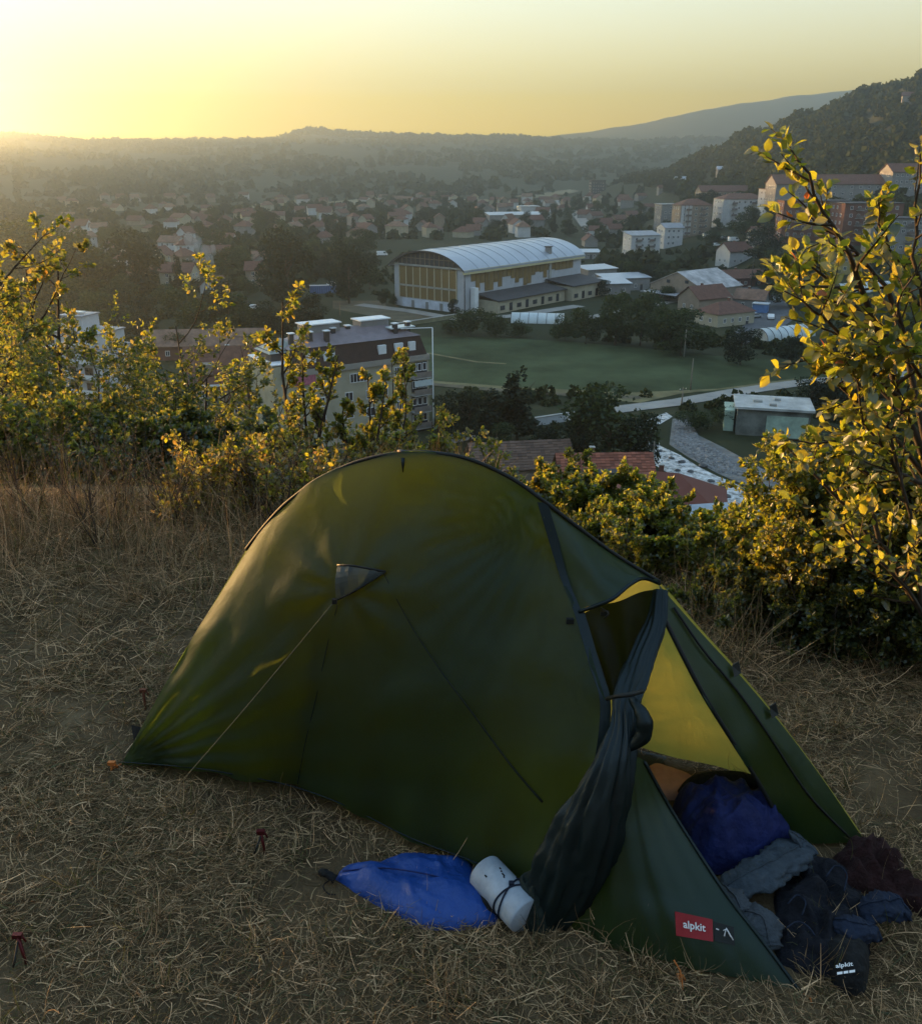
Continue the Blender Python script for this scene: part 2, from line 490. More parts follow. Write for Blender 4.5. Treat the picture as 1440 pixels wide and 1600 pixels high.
def roof_mesh(kind, W, D, z, rise, mat, over=0.5, wall=None):
    b = MB(); w, d = W / 2 + over, D / 2 + over; th = 0.16
    if kind == 'gable':                                   # ridge along x
        for s in (-1, 1):
            b.add([(-w, s * d, z - over * rise / (D / 2)), (w, s * d, z - over * rise / (D / 2)), (w, 0, z + rise), (-w, 0, z + rise),
                   (-w, s * d, z + th - over * rise / (D / 2)), (w, s * d, z + th - over * rise / (D / 2)), (w, 0, z + rise + th), (-w, 0, z + rise + th)],
                  [(0,1,2,3),(4,5,6,7),(0,1,5,4),(1,2,6,5),(3,0,4,7)], mat)
    elif kind == 'hip':
        r = max(W - D, 0) / 2
        V = [(-w, -d, z - 0.1), (w, -d, z - 0.1), (w, d, z - 0.1), (-w, d, z - 0.1), (-r, 0, z + rise), (r, 0, z + rise)]
        b.add(V, [(0,1,5,4),(1,2,5),(2,3,4,5),(3,0,4),(0,3,2,1)], mat)
    elif kind == 'flat':
        b.box((0, 0, z + 0.12), (W + 2 * over, D + 2 * over, 0.24), mat)
    elif kind == 'shed':
        V = [(-w, -d, z), (w, -d, z), (w, d, z + rise), (-w, d, z + rise)]
        V += [(x, y, q + 0.2) for x, y, q in V]
        b.add(V, ((0,3,2,1),(4,5,6,7),(0,1,5,4),(1,2,6,5),(2,3,7,6),(3,0,4,7)), mat)
    return b
def wall_mesh(kind, W, D, H, rise, mat):
    b = MB(); f = -3.0                                    # foundations go down into sloping ground
    if kind == 'gable':
        b.prism([(-D / 2, f), (D / 2, f), (D / 2, H), (0, H + rise - 0.02), (-D / 2, H)], -W / 2, W / 2, mat, axis='x')
    elif kind == 'shed':
        b.prism([(-D / 2, f), (D / 2, f), (D / 2, H + rise - 0.02), (-D / 2, H - 0.02)], -W / 2, W / 2, mat, axis='x')
    else:
        b.box((0, 0, (H + f) / 2), (W, D, H - f), mat)
    return b
def house(name, loc, rz, W, D, H, kind, rise, wall, roof, label, cat='house', group=None, wins=True, chimney=True, over=0.5, door=True, wsize=(1.0, 1.2), sides='flr'):
    root = empty(name, loc, rz)
    tag(root, label, cat, group)
    wall_mesh(kind, W, D, H, rise, wall).build('wall', root)
    rf = roof_mesh(kind, W, D, H, rise, roof, over).build('roof', root)
    if chimney:
        c = MB(); cx = W * rnd.uniform(-0.25, 0.25); c.box((cx, D * 0.12, H + rise * 0.75 + 0.5), (0.6, 0.6, 1.6), brick_wall)
        c.box((cx, D * 0.12, H + rise * 0.75 + 1.36), (0.75, 0.75, 0.1), conc); c.build('chimney', rf)
    if wins:
        rows = max(1, int(H / 2.9))
        for s in sides:
            L = W if s in 'fb' else D
            put_windows(root, W, D, 1.6, rows, 2.85, max(1, int((L - 1) / 2.8)), s, *wsize, skip=0.12)
    if door:
        d = MB(); d.box((W * 0.31, -D / 2 - 0.03, 1.0), (0.95, 0.06, 2.0), dark_metal); d.build('door', root)
    return root

def tree_far_materials():
    return (leafy('valley_leaf', (0.030, 0.050, 0.016), (0.06, 0.09, 0.015), 0.25, 0.45, 0.03, gloss=0.02),
            leafy('valley_leaf_pale', (0.050, 0.072, 0.028), (0.07, 0.10, 0.02), 0.25, 0.4, 0.03, gloss=0.02),
            leafy('valley_leaf_dark', (0.018, 0.030, 0.014), (0.03, 0.05, 0.012), 0.2, 0.45, 0.03, gloss=0.02))
LEAF_MID, LEAF_PALE, LEAF_DARK = tree_far_materials()
bark = paint('bark', (0.09, 0.07, 0.05), 0.95, 0.3, 3.0)

def leaf_quads(P, size, aspect=0.6, droop=0.3, r=rng, normal=None):
    """rhombic leaves at points P: returns (4n,3) vertices and (n,4) faces."""
    n = len(P)
    size = np.broadcast_to(size, (n,))[:, None]
    a = r.normal(size=(n, 3)); a[:, 2] -= droop; a /= np.linalg.norm(a, axis=1, keepdims=True)
    c = r.normal(size=(n, 3))
    if normal is not None: c = np.cross(a, normal + 0.6 * r.normal(size=(n, 3)))
    c -= a * (a * c).sum(1, keepdims=True); c /= np.linalg.norm(c, axis=1, keepdims=True) + 1e-9
    nn = np.cross(a, c)
    V = np.empty((n, 4, 3))
    V[:, 0] = P - a * size * 0.5
    V[:, 1] = P + c * size * aspect * 0.5 + nn * size * 0.10
    V[:, 2] = P + a * size * 0.5
    V[:, 3] = P - c * size * aspect * 0.5 + nn * size * 0.10
    return V.reshape(-1, 3), np.arange(4 * n).reshape(n, 4)
def crown_points(n, lobes, r=rng):
    """points in a crown made of overlapping lobes (x,y,z,rx,rz), thicker towards each lobe's skin, with gaps."""
    w = np.array([l[3] ** 2 * l[4] for l in lobes]); k = r.choice(len(lobes), size=n, p=w / w.sum())
    L = np.array(lobes)[k]
    d = r.normal(size=(n, 3)); d /= np.linalg.norm(d, axis=1, keepdims=True)
    rad = r.uniform(0.25, 1.0, n) ** 0.45
    bump = 1 + 0.22 * np.sin(d[:, 0] * 7 + k * 2.1) * np.sin(d[:, 1] * 6 + k) * np.sin(d[:, 2] * 8 + 1.3 * k)
    P = L[:, :3] + d * (rad * bump)[:, None] * L[:, [3, 3, 4]]
    return P
def make_crown(name, seed, kind, n, mat, size):
    r = np.random.default_rng(seed)
    lobes = []
    if kind == 'round':
        for i in range(11):
            a = r.uniform(0, 6.28); h = 0.16 + 0.70 * (i + .5) / 11; q = r.uniform(0.12, 0.32) * (1.1 - 1.1 * abs(h - 0.45))
            lobes.append((math.cos(a) * q, math.sin(a) * q, h, r.uniform(0.17, 0.25), r.uniform(0.11, 0.17)))
    elif kind == 'tall':
        for i in range(12):
            h = 0.2 + 0.75 * i / 11; q = 0.10 * (1 - abs(h - 0.5)); a = r.uniform(0, 6.28)
            lobes.append((math.cos(a) * q, math.sin(a) * q, h, 0.15 * (1.12 - h) + 0.03, 0.12))
    else:                                                        # low bush
        for i in range(9):
            a = r.uniform(0, 6.28); q = r.uniform(0.0, 0.36); h = r.uniform(0.22, 0.66)
            lobes.append((math.cos(a) * q, math.sin(a) * q, h, r.uniform(0.2, 0.3), r.uniform(0.16, 0.26)))
    P = crown_points(n, lobes, r)
    V, F = leaf_quads(P, size * r.uniform(0.6, 1.3, n), 0.75, 0.1, r)
    return fast_mesh(name, V, F, mat)
def make_trunk(name, seed, kind):
    r = random.Random(seed); b = MB()
    top = {'round': 0.62, 'tall': 0.85, 'bush': 0.4}[kind]
    P = [(r.uniform(-.02, .02), r.uniform(-.02, .02), -0.12 + (top + 0.12) * i / 5) for i in range(6)]
    b.tube(P, [0.028 * (1 - 0.8 * i / 5) + 0.003 for i in range(6)], bark, 6)
    for i in range(7):
        z = top * r.uniform(0.35, 0.9); a = r.uniform(0, 6.28); L = r.uniform(0.15, 0.3)
        b.tube([(0, 0, z), (math.cos(a) * L * .5, math.sin(a) * L * .5, z + L * 0.35), (math.cos(a) * L, math.sin(a) * L, z + L * 0.8)], [0.011, 0.007, 0.002], bark, 4)
    return b.mesh(name)
CROWNS = {}
for kind, mt, key in (('round', LEAF_MID, 'round'), ('round', LEAF_DARK, 'dark'), ('round', LEAF_PALE, 'pale'), ('tall', LEAF_DARK, 'tall'), ('bush', LEAF_MID, 'bush')):
    CROWNS[key] = ([make_crown('crown', 20 + i * 7 + len(key), kind, 3000, mt, 0.045) for i in range(3)],
                   [make_trunk('trunk', i, kind) for i in range(2)])
def tree(loc, H, W, key, label, group=None, cat='tree', name=None):
    """H metres tall, W metres wide."""
    cr, tr = CROWNS[key]
    nominal = {'tall': 0.42}.get(key, 0.98 if key == 'bush' else 0.85)
    s = (W / nominal, W / nominal, H)
    root = empty(name or ('bush' if key == 'bush' else 'tree'), loc, rnd.uniform(0, 6.28))
    tag(root, label, cat, group)
    link_mesh('crown', rnd.choice(cr), root, scale=s)
    link_mesh('trunk', rnd.choice(tr), root, scale=(H * 0.8, H * 0.8, H))
    return root
def tree_px(px, top, base, wpx, key, label, group=None, **kw):
    g = on_ground(px, base)
    d = g.y * CP + (CAM_Z - g.z) * SP
    top_p = at_depth(px, top, g.y)
    return tree(g, max(top_p.z - g.z, 1.5), wpx / FPX * d, key, label, group, **kw)

# ------------------------------------------------------------------ valley floor: fields, roads, river
def px_sheet(name, pts, mat, lift, kind='structure'):
    return sheet(name, [at_height(x, y, VALLEY) for x, y in pts], mat, lift)
px_sheet('field', [(660, 527), (760, 527), (900, 535), (1010, 545), (1110, 556), (1260, 565), (1310, 585), (1230, 600), (1120, 612), (980, 618), (800, 612), (660, 600), (560, 585), (560, 535)], field_grass, 0.06)
px_sheet('field_verge', [(1000, 630), (1060, 616), (1240, 597), (1240, 592), (1120, 608), (980, 614), (800, 605), (660, 594), (660, 600), (800, 612)], dry_verge, 0.08)
strip('dirt_track', [(640, 598), (720, 605), (800, 612), (900, 618), (1000, 622)], 2.4, dirt, 0.12)
strip('path', [(668, 552), (700, 558), (745, 566), (790, 569)], 1.2, dry_verge, 0.10)
strip('road', [(690, 690), (830, 660), (960, 641), (1060, 629), (1150, 613), (1240, 600), (1330, 591), (1440, 583)], 4.6, gravel_road, 0.14)
strip('lane', [(905, 500), (980, 484), (1060, 470), (1130, 460)], 3.5, gravel_road, 0.14)
strip('pavement', [(560, 476), (640, 486), (720, 500), (800, 494), (905, 478)], 5.0, gravel_road, 0.10)
strip('street', [(1160, 450), (1200, 470), (1215, 495), (1170, 525), (1130, 535)], 10.0, asphalt, 0.14)
strip('side_street', [(925, 365), (905, 340), (880, 322), (870, 310)], 9.0, gravel_road, 0.3)
px_sheet('car_park', [(1080, 410), (1160, 400), (1200, 425), (1230, 470), (1180, 445), (1100, 428)], gravel_road, 0.05)
px_sheet('yard', [(560, 505), (600, 512), (560, 522), (520, 520)], conc, 0.05)
px_sheet('forecourt', [(520, 470), (600, 470), (605, 482), (700, 497), (640, 506), (520, 482)], dirt, 0.04)
px_sheet('gravel_bank', [(1050, 655), (1075, 652), (1090, 680), (1130, 700), (1200, 738), (1262, 795), (1200, 775), (1120, 740), (1075, 715), (1045, 695)], paint('gravel', (0.17, 0.17, 0.165), 0.95, 0.4, 0.5, bump=0.8, bscale=2.0), 0.05)

def water_material():
    m, nt, ln = new_mat('river_water')
    out = nt.new('ShaderNodeOutputMaterial'); b = nt.new('ShaderNodeBsdfPrincipled')
    tc = nt.new('ShaderNodeTexCoord')
    n = nt.new('ShaderNodeTexNoise'); n.inputs['Scale'].default_value = 0.9; n.inputs['Detail'].default_value = 6; n.inputs['Roughness'].default_value = 0.7
    ln.new(tc.outputs['Object'], n.inputs['Vector'])
    r = nt.new('ShaderNodeValToRGB'); e = r.color_ramp.elements
    e[0].position = 0.36; e[0].color = (0.06, 0.07, 0.075, 1); e[1].position = 0.62; e[1].color = (0.74, 0.77, 0.80, 1)
    ln.new(n.outputs['Fac'], r.inputs[0]); ln.new(r.outputs[0], b.inputs['Base Color'])
    b.inputs['Roughness'].default_value = 0.18; b.inputs['Specular IOR Level'].default_value = 0.7
    bp = nt.new('ShaderNodeBump'); bp.inputs['Strength'].default_value = 0.7; bp.inputs['Distance'].default_value = 0.25
    ln.new(n.outputs['Fac'], bp.inputs['Height']); ln.new(bp.outputs[0], b.inputs['Normal'])
    ln.new(b.outputs[0], out.inputs['Surface'])
    return m
water = water_material()
px_sheet('river', [(1015, 690), (1030, 697), (1062, 712), (1090, 730), (1120, 745), (1150, 757), (1185, 780), (1230, 830), (1230, 880), (1160, 810), (1120, 788), (1095, 772), (1075, 752), (1040, 738), (1010, 720), (985, 690), (985, 668), (1040, 645), (1050, 652), (1010, 676)], water, 0.10)
# boulders in and beside the water
def boulder_mesh(seed, mat):
    r = random.Random(seed); bm = bmesh.new(); bmesh.ops.create_icosphere(bm, subdivisions=2, radius=1)
    for v in bm.verts:
        v.co *= 1 + 0.25 * noise.noise(v.co * 1.3 + Vector((seed, 0, 0))); v.co.z *= 0.6
    me = bpy.data.meshes.new('boulder'); bm.to_mesh(me); bm.free(); me.materials.append(mat)
    return me
BOULDERS = [boulder_mesh(i, paint('wet_stone', (0.09, 0.09, 0.09), 0.6, 0.3, 2.0)) for i in range(3)]
BOULD = []
for px, py, s in ((1065, 722, .6), (1078, 737, .5), (1098, 728, .7), (1110, 752, .55), (1128, 760, .6), (1048, 716, .5), (1086, 752, .6), (1058, 735, .45), (1135, 776, .6), (1030, 705, .5)):
    o = link_mesh('boulder', rnd.choice(BOULDERS), loc=at_height(px, py, VALLEY + 0.1), rot=(0, 0, rnd.uniform(0, 6)), scale=s)
    BOULD.append(o)
ORD = ['nearest', 'second nearest', 'third nearest', 'fourth nearest', 'fifth nearest', 'sixth nearest', 'seventh nearest', 'eighth nearest', 'ninth nearest', 'tenth nearest', 'eleventh nearest', 'twelfth nearest', 'thirteenth nearest', 'fourteenth nearest', 'fifteenth nearest', 'sixteenth nearest', 'seventeenth nearest', 'eighteenth nearest', 'nineteenth nearest', 'twentieth nearest'] + ['farther'] * 80
for k, o in enumerate(sorted(BOULD, key=lambda o: to_px(o.location)[1])):
    tag(o, f'dark wet boulder in the white river, {ORD[k]} to the gravel bank top', 'boulder', 'boulders in the river')
gv = []
gf = []
pts = [at_height(px, py, VALLEY) for px, py in ((1052, 658), (1080, 660), (1092, 690), (1135, 712), (1165, 745), (1120, 738), (1080, 715), (1055, 695))]
xs = [p.x for p in pts]; ys = [p.y for p in pts]
def inside(x, y, poly):
    c = False
    for i in range(len(poly)):
        a, b = poly[i], poly[i - 1]
        if (a[1] > y) != (b[1] > y) and x < (b[0] - a[0]) * (y - a[1]) / (b[1] - a[1]) + a[0]: c = not c
    return c
cube = np.array([(-1,-1,0),(1,-1,0),(1,1,0),(-1,1,0),(-.6,-.6,1),(.6,-.6,1),(.6,.6,1),(-.6,.6,1)])
cf = np.array([(4,5,6,7),(0,1,5,4),(1,2,6,5),(2,3,7,6),(3,0,4,7)])
n = 0
while n < 1600:
    x, y = rnd.uniform(min(xs), max(xs)), rnd.uniform(min(ys), max(ys))
    if inside(x, y, pts):
        s = rnd.uniform(0.08, 0.32); a = rnd.uniform(0, 6.28); ca, sa = math.cos(a), math.sin(a)
        q = cube * np.array([s, s * rnd.uniform(.6, 1), s * .7])
        q = np.stack([q[:, 0] * ca - q[:, 1] * sa + x, q[:, 0] * sa + q[:, 1] * ca + y, q[:, 2] + VALLEY + 0.05], 1)
        gv.append(q); gf.append(cf + 8 * n); n += 1
tag(link_mesh('river_gravel', fast_mesh('river_gravel', np.concatenate(gv), np.concatenate(gf), stone)), kind='stuff')

# ------------------------------------------------------------------ the sports hall
def sports_hall():
    FL, FR, BR = at_height(607, 478, VALLEY), at_height(725, 490, VALLEY), at_height(905, 456, VALLEY)
    W = (FR - FL).length; L = (BR - FR).length
    side = (BR - FR).normalized(); rz = math.atan2(side.y, side.x) - math.pi / 2
    root = empty('sports_hall', FR, rz)
    tag(root, 'large sports hall with a vaulted pale metal roof and ochre panelled front', 'sports hall')
    H = 13.0; rise = 4.6
    # local frame: x from -W (left front corner) to 0, y = 0 front to L
    b = MB(); b.box((-W / 2, L / 2, H / 2 - 1), (W, L, H + 2), paint('hall_wall', (0.46, 0.48, 0.52), 0.8, 0.1, 0.4)); b.build('wall', root)
    n = 22; over = 1.2
    arc = [(-W / 2 + (W / 2 + over) * math.sin(-1 + 2 * i / n) / math.sin(1), H - 0.4 + (rise + 0.4) * (math.cos(-1 + 2 * i / n) - math.cos(1)) / (1 - math.cos(1))) for i in range(n + 1)]
    b = MB()
    prof = arc + [(x, z - 0.5) for x, z in reversed(arc)]
    V = [(x, y, z) for y in (-1.6, L + 0.8) for x, z in prof]; m = len(prof)
    F = [(i, (i + 1) % m, m + (i + 1) % m, m + i) for i in range(m)]
    b.add(V, F, metal_roof)
    for y0, base in ((-1.6, 0), (L + 0.8, m)):
        for i in range(n): b.add([V[base + i], V[base + i + 1], V[base + m - 2 - i], V[base + m - 1 - i]], [(0, 1, 2, 3)], dark_metal)
    rf = b.build('roof', root)
    # standing seams on the vault
    me = None
    for k in range(1, 12):
        y = L * k / 12
        b = MB(); b.tube([(x, y, z + 0.05) for x, z in arc], 0.10, metal_roof, 4, cap=False); b.build('roof_seam', rf)
    b = MB(); b.box((0.9, L / 2 - 0.4, H - 0.9), (0.5, L + 2.2, 1.3), paint('fascia', (0.55, 0.50, 0.30), 0.6, 0.1, 0.3)); b.build('fascia', root)
    b = MB(); b.box((-1.5, L * 0.72, H + 1.6), (1.6, 1.6, 3.2), grey_wall); b.box((-1.5, L * 0.72, H + 3.35), (2.0, 2.0, 0.3), dark_metal)
    b.build('chimney', rf)
    # gable glazing above the front: dark field with mullions
    b = MB()
    prof = [(x * 0.97 - W * 0.015, z - 0.6) for x, z in arc if z > H + 0.2]
    b.face([(prof[0][0], -0.30, H)] + [(x, -0.30, z) for x, z in prof] + [(prof[-1][0], -0.30, H)], dark_roof)
    gl = b.build('gable_glazing', root)
    for k in range(1, 15):
        x = -W + W * k / 15
        zt = H - 0.4 + (rise + 0.4) * (math.cos(math.asin(max(-1, min(1, (x + W / 2) / (W / 2 + over) * math.sin(1))))) - math.cos(1)) / (1 - math.cos(1)) - 0.9
        if zt > H + 0.4:
            b = MB(); b.box((x, -0.38, (H + zt) / 2), (0.22, 0.14, zt - H), wood); b.build('mullion', gl)
    b = MB(); b.box((-W / 2, -0.40, H + 2.0), (W * 0.7, 0.12, 0.2), wood); b.build('mullion', gl)
    b = MB(); b.box((-W / 2, -0.42, H - 0.1), (W * 0.98, 0.3, 0.5), conc); b.build('lintel', root)
    # ochre panels, two rows of eight, each set in pale mullions
    px0, px1 = -W * 0.92, -W * 0.10; zs = ((2.9, 6.3), (6.9, 12.4)); nc = 8; pw = (px1 - px0) / nc
    pm = {}
    for r_, (z0, z1) in enumerate(zs):
        b = MB(); b.box((0, 0, 0), (pw - 0.35, 0.16, z1 - z0), ochre); pm[r_] = b.mesh('panel')
        for k in range(nc):
            link_mesh('panel', pm[r_], root, ((px0 + (k + .5) * pw), -0.10, (z0 + z1) / 2))
    for k in range(nc + 1):
        b = MB(); b.box((px0 + k * pw, -0.14, 7.6), (0.3, 0.3, 9.6), paint('mullion_pale', (0.5, 0.46, 0.34), 0.7, 0.1, 1)); b.build('mullion', root)
    b = MB(); b.box(((px0 + px1) / 2, -0.18, 6.6), (px1 - px0, 0.3, 0.5), conc); b.build('crossbar', root)
    b = MB(); b.box(((px0 + px1) / 2 + 0.6, -0.22, 1.3), (px1 - px0 - 1.5, 0.4, 2.6), paint('pale_blue_wall', (0.55, 0.60, 0.70), 0.7, 0.2, 0.5)); pl = b.build('plinth', root)
    for q in (0.25, 0.5, 0.75):
        b = MB(); b.box((px0 + (px1 - px0) * q, -0.46, 1.1), (1.2, 0.08, 2.2), grey_wall); b.build('door', pl)
    # the long side: a band of ochre panels of uneven depth under the eave
    seq = [2.2, 5.2, 3.0, 5.6, 5.6, 3.4, 5.0, 2.2, 2.2, 3.0, 4.6, 3.4, 5.8, 5.4, 3.0, 2.2, 2.4, 4.4, 2.2, 2.2, 2.6, 2.6, 2.6, 2.6, 2.6]
    for i, hgt in enumerate(seq):
        yy = 3 + (L - 8) * (i + .5) / len(seq)
        b = MB(); b.box((0.09, yy, H - 1.7 - hgt / 2), (0.14, (L - 8) / len(seq) - 0.25, hgt), ochre); b.build('panel', root)
    b = MB(); b.tube([(0.5, -0.5, H - 1.5), (0.4, -0.3, H - 4), (0.35, -0.2, 0)], 0.16, dark_metal, 6); b.build('downpipe', root)
    b = MB(); b.box((0.2, L * 0.70, 8.5), (0.4, 1.3, 8.2), conc); b.build('pilaster', root)
    b = MB(); b.box((1.4, 3.2, 3.2), (1.7, 1.7, 8.4), white_paint); b.build('stair_tower', root)
    # low annexes against the long side
    for (y0, y1, dx, hh) in ((6, L * 0.66, 8.0, 3.6), (L * 0.67, L - 1, 10.5, 4.6)):
        an = MB(); an.box((dx / 2 + 0.02, (y0 + y1) / 2, hh / 2 - 0.5), (dx, y1 - y0, hh + 1), cream); an = an.build('annexe', root)
        b = MB(); V = [(-0.0 + 0.05, y0 - .5, hh + 1.5), (dx + 0.8, y0 - .5, hh), (dx + 0.8, y1 + .3, hh), (0.05, y1 + .3, hh + 1.5)]
        V += [(x, y, z + 0.25) for x, y, z in V]
        b.add(V, ((0,3,2,1),(4,5,6,7),(0,1,5,4),(1,2,6,5),(2,3,7,6),(3,0,4,7)), dark_roof); b.build('roof', an)
        for k in range(int((y1 - y0) / 4.2)):
            b = MB(); b.box((dx + 0.06, y0 + 2.4 + k * 4.2, 1.5), (0.08, 1.5 if k % 2 else 2.2, 2.4 if k % 2 else 1.3), glass); b.build('window', an)
    return root
sports_hall()

# ------------------------------------------------------------------ the cream apartment block with a mansard, near the foot of the slope
def apartment_block():
    A, B = Vector((-28.4, 136.5, VALLEY)), Vector((-5.4, 151.8, VALLEY))
    W = (B - A).length; D = 9.0; rz = math.atan2(B.y - A.y, B.x - A.x)
    c = (A + B) / 2 + Vector((-math.sin(rz), math.cos(rz), 0)) * D / 2
    root = empty('apartment_block', c, rz)
    tag(root, 'long cream apartment block with a dark red mansard attic behind the tall sapling', 'apartment block')
    H = 12.2
    b = MB(); b.box((0, 0, H / 2 - 2), (W, D, H + 4), cream); b.build('wall', root)
    # band under the eave and mansard
    b = MB(); b.box((0.6, -0.1, H + 0.25), (W - 1.2, D + 0.5, 0.9), paint('eave_band', (0.33, 0.31, 0.28), 0.8, 0.1, 1)); b.build('cornice', root)
    m = MB(); z0, z1 = H + 0.7, H + 3.7
    V = [(-W/2+3.2, -D/2-.2, z0), (W/2-.4, -D/2-.2, z0), (W/2-.4, D/2+.2, z0), (-W/2+3.2, D/2+.2, z0),
         (-W/2+3.4, -D/2+1.1, z1), (W/2-1.0, -D/2+1.1, z1), (W/2-1.0, D/2-1.1, z1), (-W/2+3.4, D/2-1.1, z1)]
    m.add(V, ((0,1,5,4),(1,2,6,5),(2,3,7,6),(3,0,4,7),(4,5,6,7)), paint('mansard_tiles', (0.042, 0.026, 0.024), 0.8, 0.3, 1.2, bump=0.4, bscale=4)); ms = m.build('mansard', root)
    t = MB()
    V = [(-W/2+3.2, -D/2+.9, z1+.01), (W/2-.8, -D/2+.9, z1+.01), (W/2-.8, D/2-.9, z1+.01), (-W/2+3.2, D/2-.9, z1+.01), (-W/2+8, 0.5, z1+1.9), (W/2-6, 0.5, z1+1.9)]
    t.add(V, ((0,1,5,4),(1,2,5),(2,3,4,5),(3,0,4),(3,2,1,0)), paint('grey_plate', (0.20, 0.17, 0.19), 0.5, 0.2, 0.5)); tr = t.build('roof', root)
    # raised stair heads and skylight
    for (x, y, w, d, h) in ((-3.2, 1.2, 6.0, 3.0, 2.2), (W/2-7.5, 1.4, 5.2, 2.8, 2.0)):
        b = MB(); b.box((x, y, z1 + 1.0 + h/2 - .4), (w, d, h), grey_wall); q = b.build('roof_housing', tr)
        b = MB(); b.box((x, y, z1 + 1.0 + h - .3), (w + .5, d + .5, 0.18), white_paint)
        bb = b.build('coping', root)
    b = MB(); b.box((W/2-3.6, -1.2, z1 + 1.35), (4.6, 2.6, 0.16), film); b.build('skylight', root)
    for x, y in ((-W/2+4.6, -1.5), (-6.2, -1.8), (-1.6, -0.5), (1.4, 0.2), (W/2-5, -2.2), (W/2-2.4, -1.8), (-3.6, -2.4)):
        b = MB(); b.box((x, y, z1 + 1.1), (0.7, 0.7, 1.9), dark_metal); ch = b.build('chimney', tr)
        b = MB(); b.box((x, y, z1 + 2.16), (1.0, 1.0, 0.14), white_paint); b.build('chimney_cap', ch) if False else b.build('chimney_cap', root)
    # the left end: a taller bare gable tower with a small pyramid roof behind it
    b = MB(); b.box((-W/2 + 1.4, 0.2, H/2 - 1 + .8), (2.9, D + 0.6, H + 2 + 1.6), paint('bare_gable', (0.40, 0.38, 0.28), 0.9, 0.15, 0.6)); b.build('gable_tower', root)
    b = MB(); b.box((-W/2 + 1.4, 0.2, H + 1.9), (3.1, D + 0.9, 0.16), white_paint); b.build('gable_coping', root)
    b = MB(); V = [(-W/2+.4, -2.6, H+3.2), (-W/2+6.4, -2.6, H+3.2), (-W/2+6.4, 3.4, H+3.2), (-W/2+.4, 3.4, H+3.2), (-W/2+3.6, .4, H+5.0)]
    b.add(V, ((0,1,4),(1,2,4),(2,3,4),(3,0,4),(3,2,1,0)), paint('pale_green_sheet', (0.30, 0.33, 0.30), 0.45, 0.1, 1)); b.build('pyramid_roof', root)
    b = MB(); b.box((-W/2 + 3.4, .4, H + 2.6), (5.2, 5.2, 1.8), dark_roof); b.build('roof_storey', root)
    # attic windows: sloping pale roof lights with frames, panes as sub-parts
    def attic(x, w, pale):
        b = MB(); y0, za, zb = -D/2 + 0.28, H + 1.55, H + 2.95
        b.box((x, y0 + 0.05, (za + zb)/2), (w, 0.5, zb - za), white_paint); f = b.build('attic_window', ms)
    for x, w in ((-7.3, 1.5), (-4.2, 1.9), (5.2, 1.4), (8.3, 1.5), (10.8, 1.2)): attic(x, w, True)
    b = MB(); b.box((-W/2 + 5.2, -D/2 - 0.15, H - 0.9), (3.4, 0.25, 1.6), paint('pink_awning', (0.42, 0.13, 0.2), 0.8, 0.3, 3)); b.build('awning', root)
    fr = white_paint
    me = window_mesh(1.3, 1.4, fr, 2)
    glass_me = None
    for x, z, w, mu in ((-6.2, H-1.9, 1.6, 2), (-6.2, H-4.8, 1.6, 2), (-6.2, H-7.7, 1.6, 2), (0.6, H-1.7, 3.0, 4), (-1.2, H-4.6, 1.4, 1), (-1.2, H-7.4, 1.4, 1), (2.6, H-4.7, 1.5, 1), (2.6, H-7.6, 1.5, 1), (7.9, H-1.6, 1.3, 2), (8.2, H-4.5, 1.4, 0), (8.2, H-7.3, 1.4, 2), (5.3, H-4.5, 1.2, 1), (5.3, H-7.3, 1.2, 1), (5.3, H-1.7, 1.2, 1)):
        link_mesh('window', window_mesh(w, 1.5, fr, mu), root, (x, -D/2 - 0.02, z))
    for z in (H-4.4, H-1.7, H-7.2):
        for y in (-1.5, 1.8): link_mesh('window', window_mesh(1.0, 1.3, fr, 1), root, (W/2 + 0.02, y, z), (0, 0, math.pi/2))
    # balconies at the far end
    for k, z in enumerate((H-3.0, H-5.9, H-8.8, H-11.6)):
        b = MB(); x = W/2 - 1.9
        b.box((x, -D/2 - 0.65, z), (3.4, 1.3, 0.18), conc); b.box((x, -D/2 - 1.26, z + 0.55), (3.4, 0.07, 0.95), paint('balcony_front', (0.22, 0.19, 0.17), 0.7, 0.2, 1))
        bal = b.build('balcony', root)
        b = MB(); b.box((x, -D/2 - 0.05, z + 1.45), (3.0, 0.08, 2.1), glass); b.build('balcony_door', root)
        for q in (-1.0, 0.0, 1.0):
            link_mesh('window', window_mesh(0.8, 1.3, fr, 0), root, (x + q, -D/2 - 0.12, z + 1.7))
        if k == 1:
            b = MB(); b.box((x, -D/2 - 1.36, z + 2.1), (3.4, 0.08, 1.0), film); b.build('blind', root)
    b = MB(); b.tube([(W/2 - .05, -D/2 - 1.4, -6), (W/2 - .05, -D/2 - 1.4, H + 5.2)], 0.09, white_paint, 6); b.build('corner_mast', root)
    b = MB(); b.tube([(W/2 - .05, -D/2 - 1.4, H + 5.2), (W/2 - 4.4, -D/2 + 1.5, H + 5.0)], 0.08, white_paint, 6); b.build('mast_stay', root)
    b = MB(); b.tube([(0.4, 0.6, z1 + 1.2), (0.4, 0.6, z1 + 6.0)], 0.035, dark_metal, 5); b.build('aerial', root)
    return root
apartment_block()

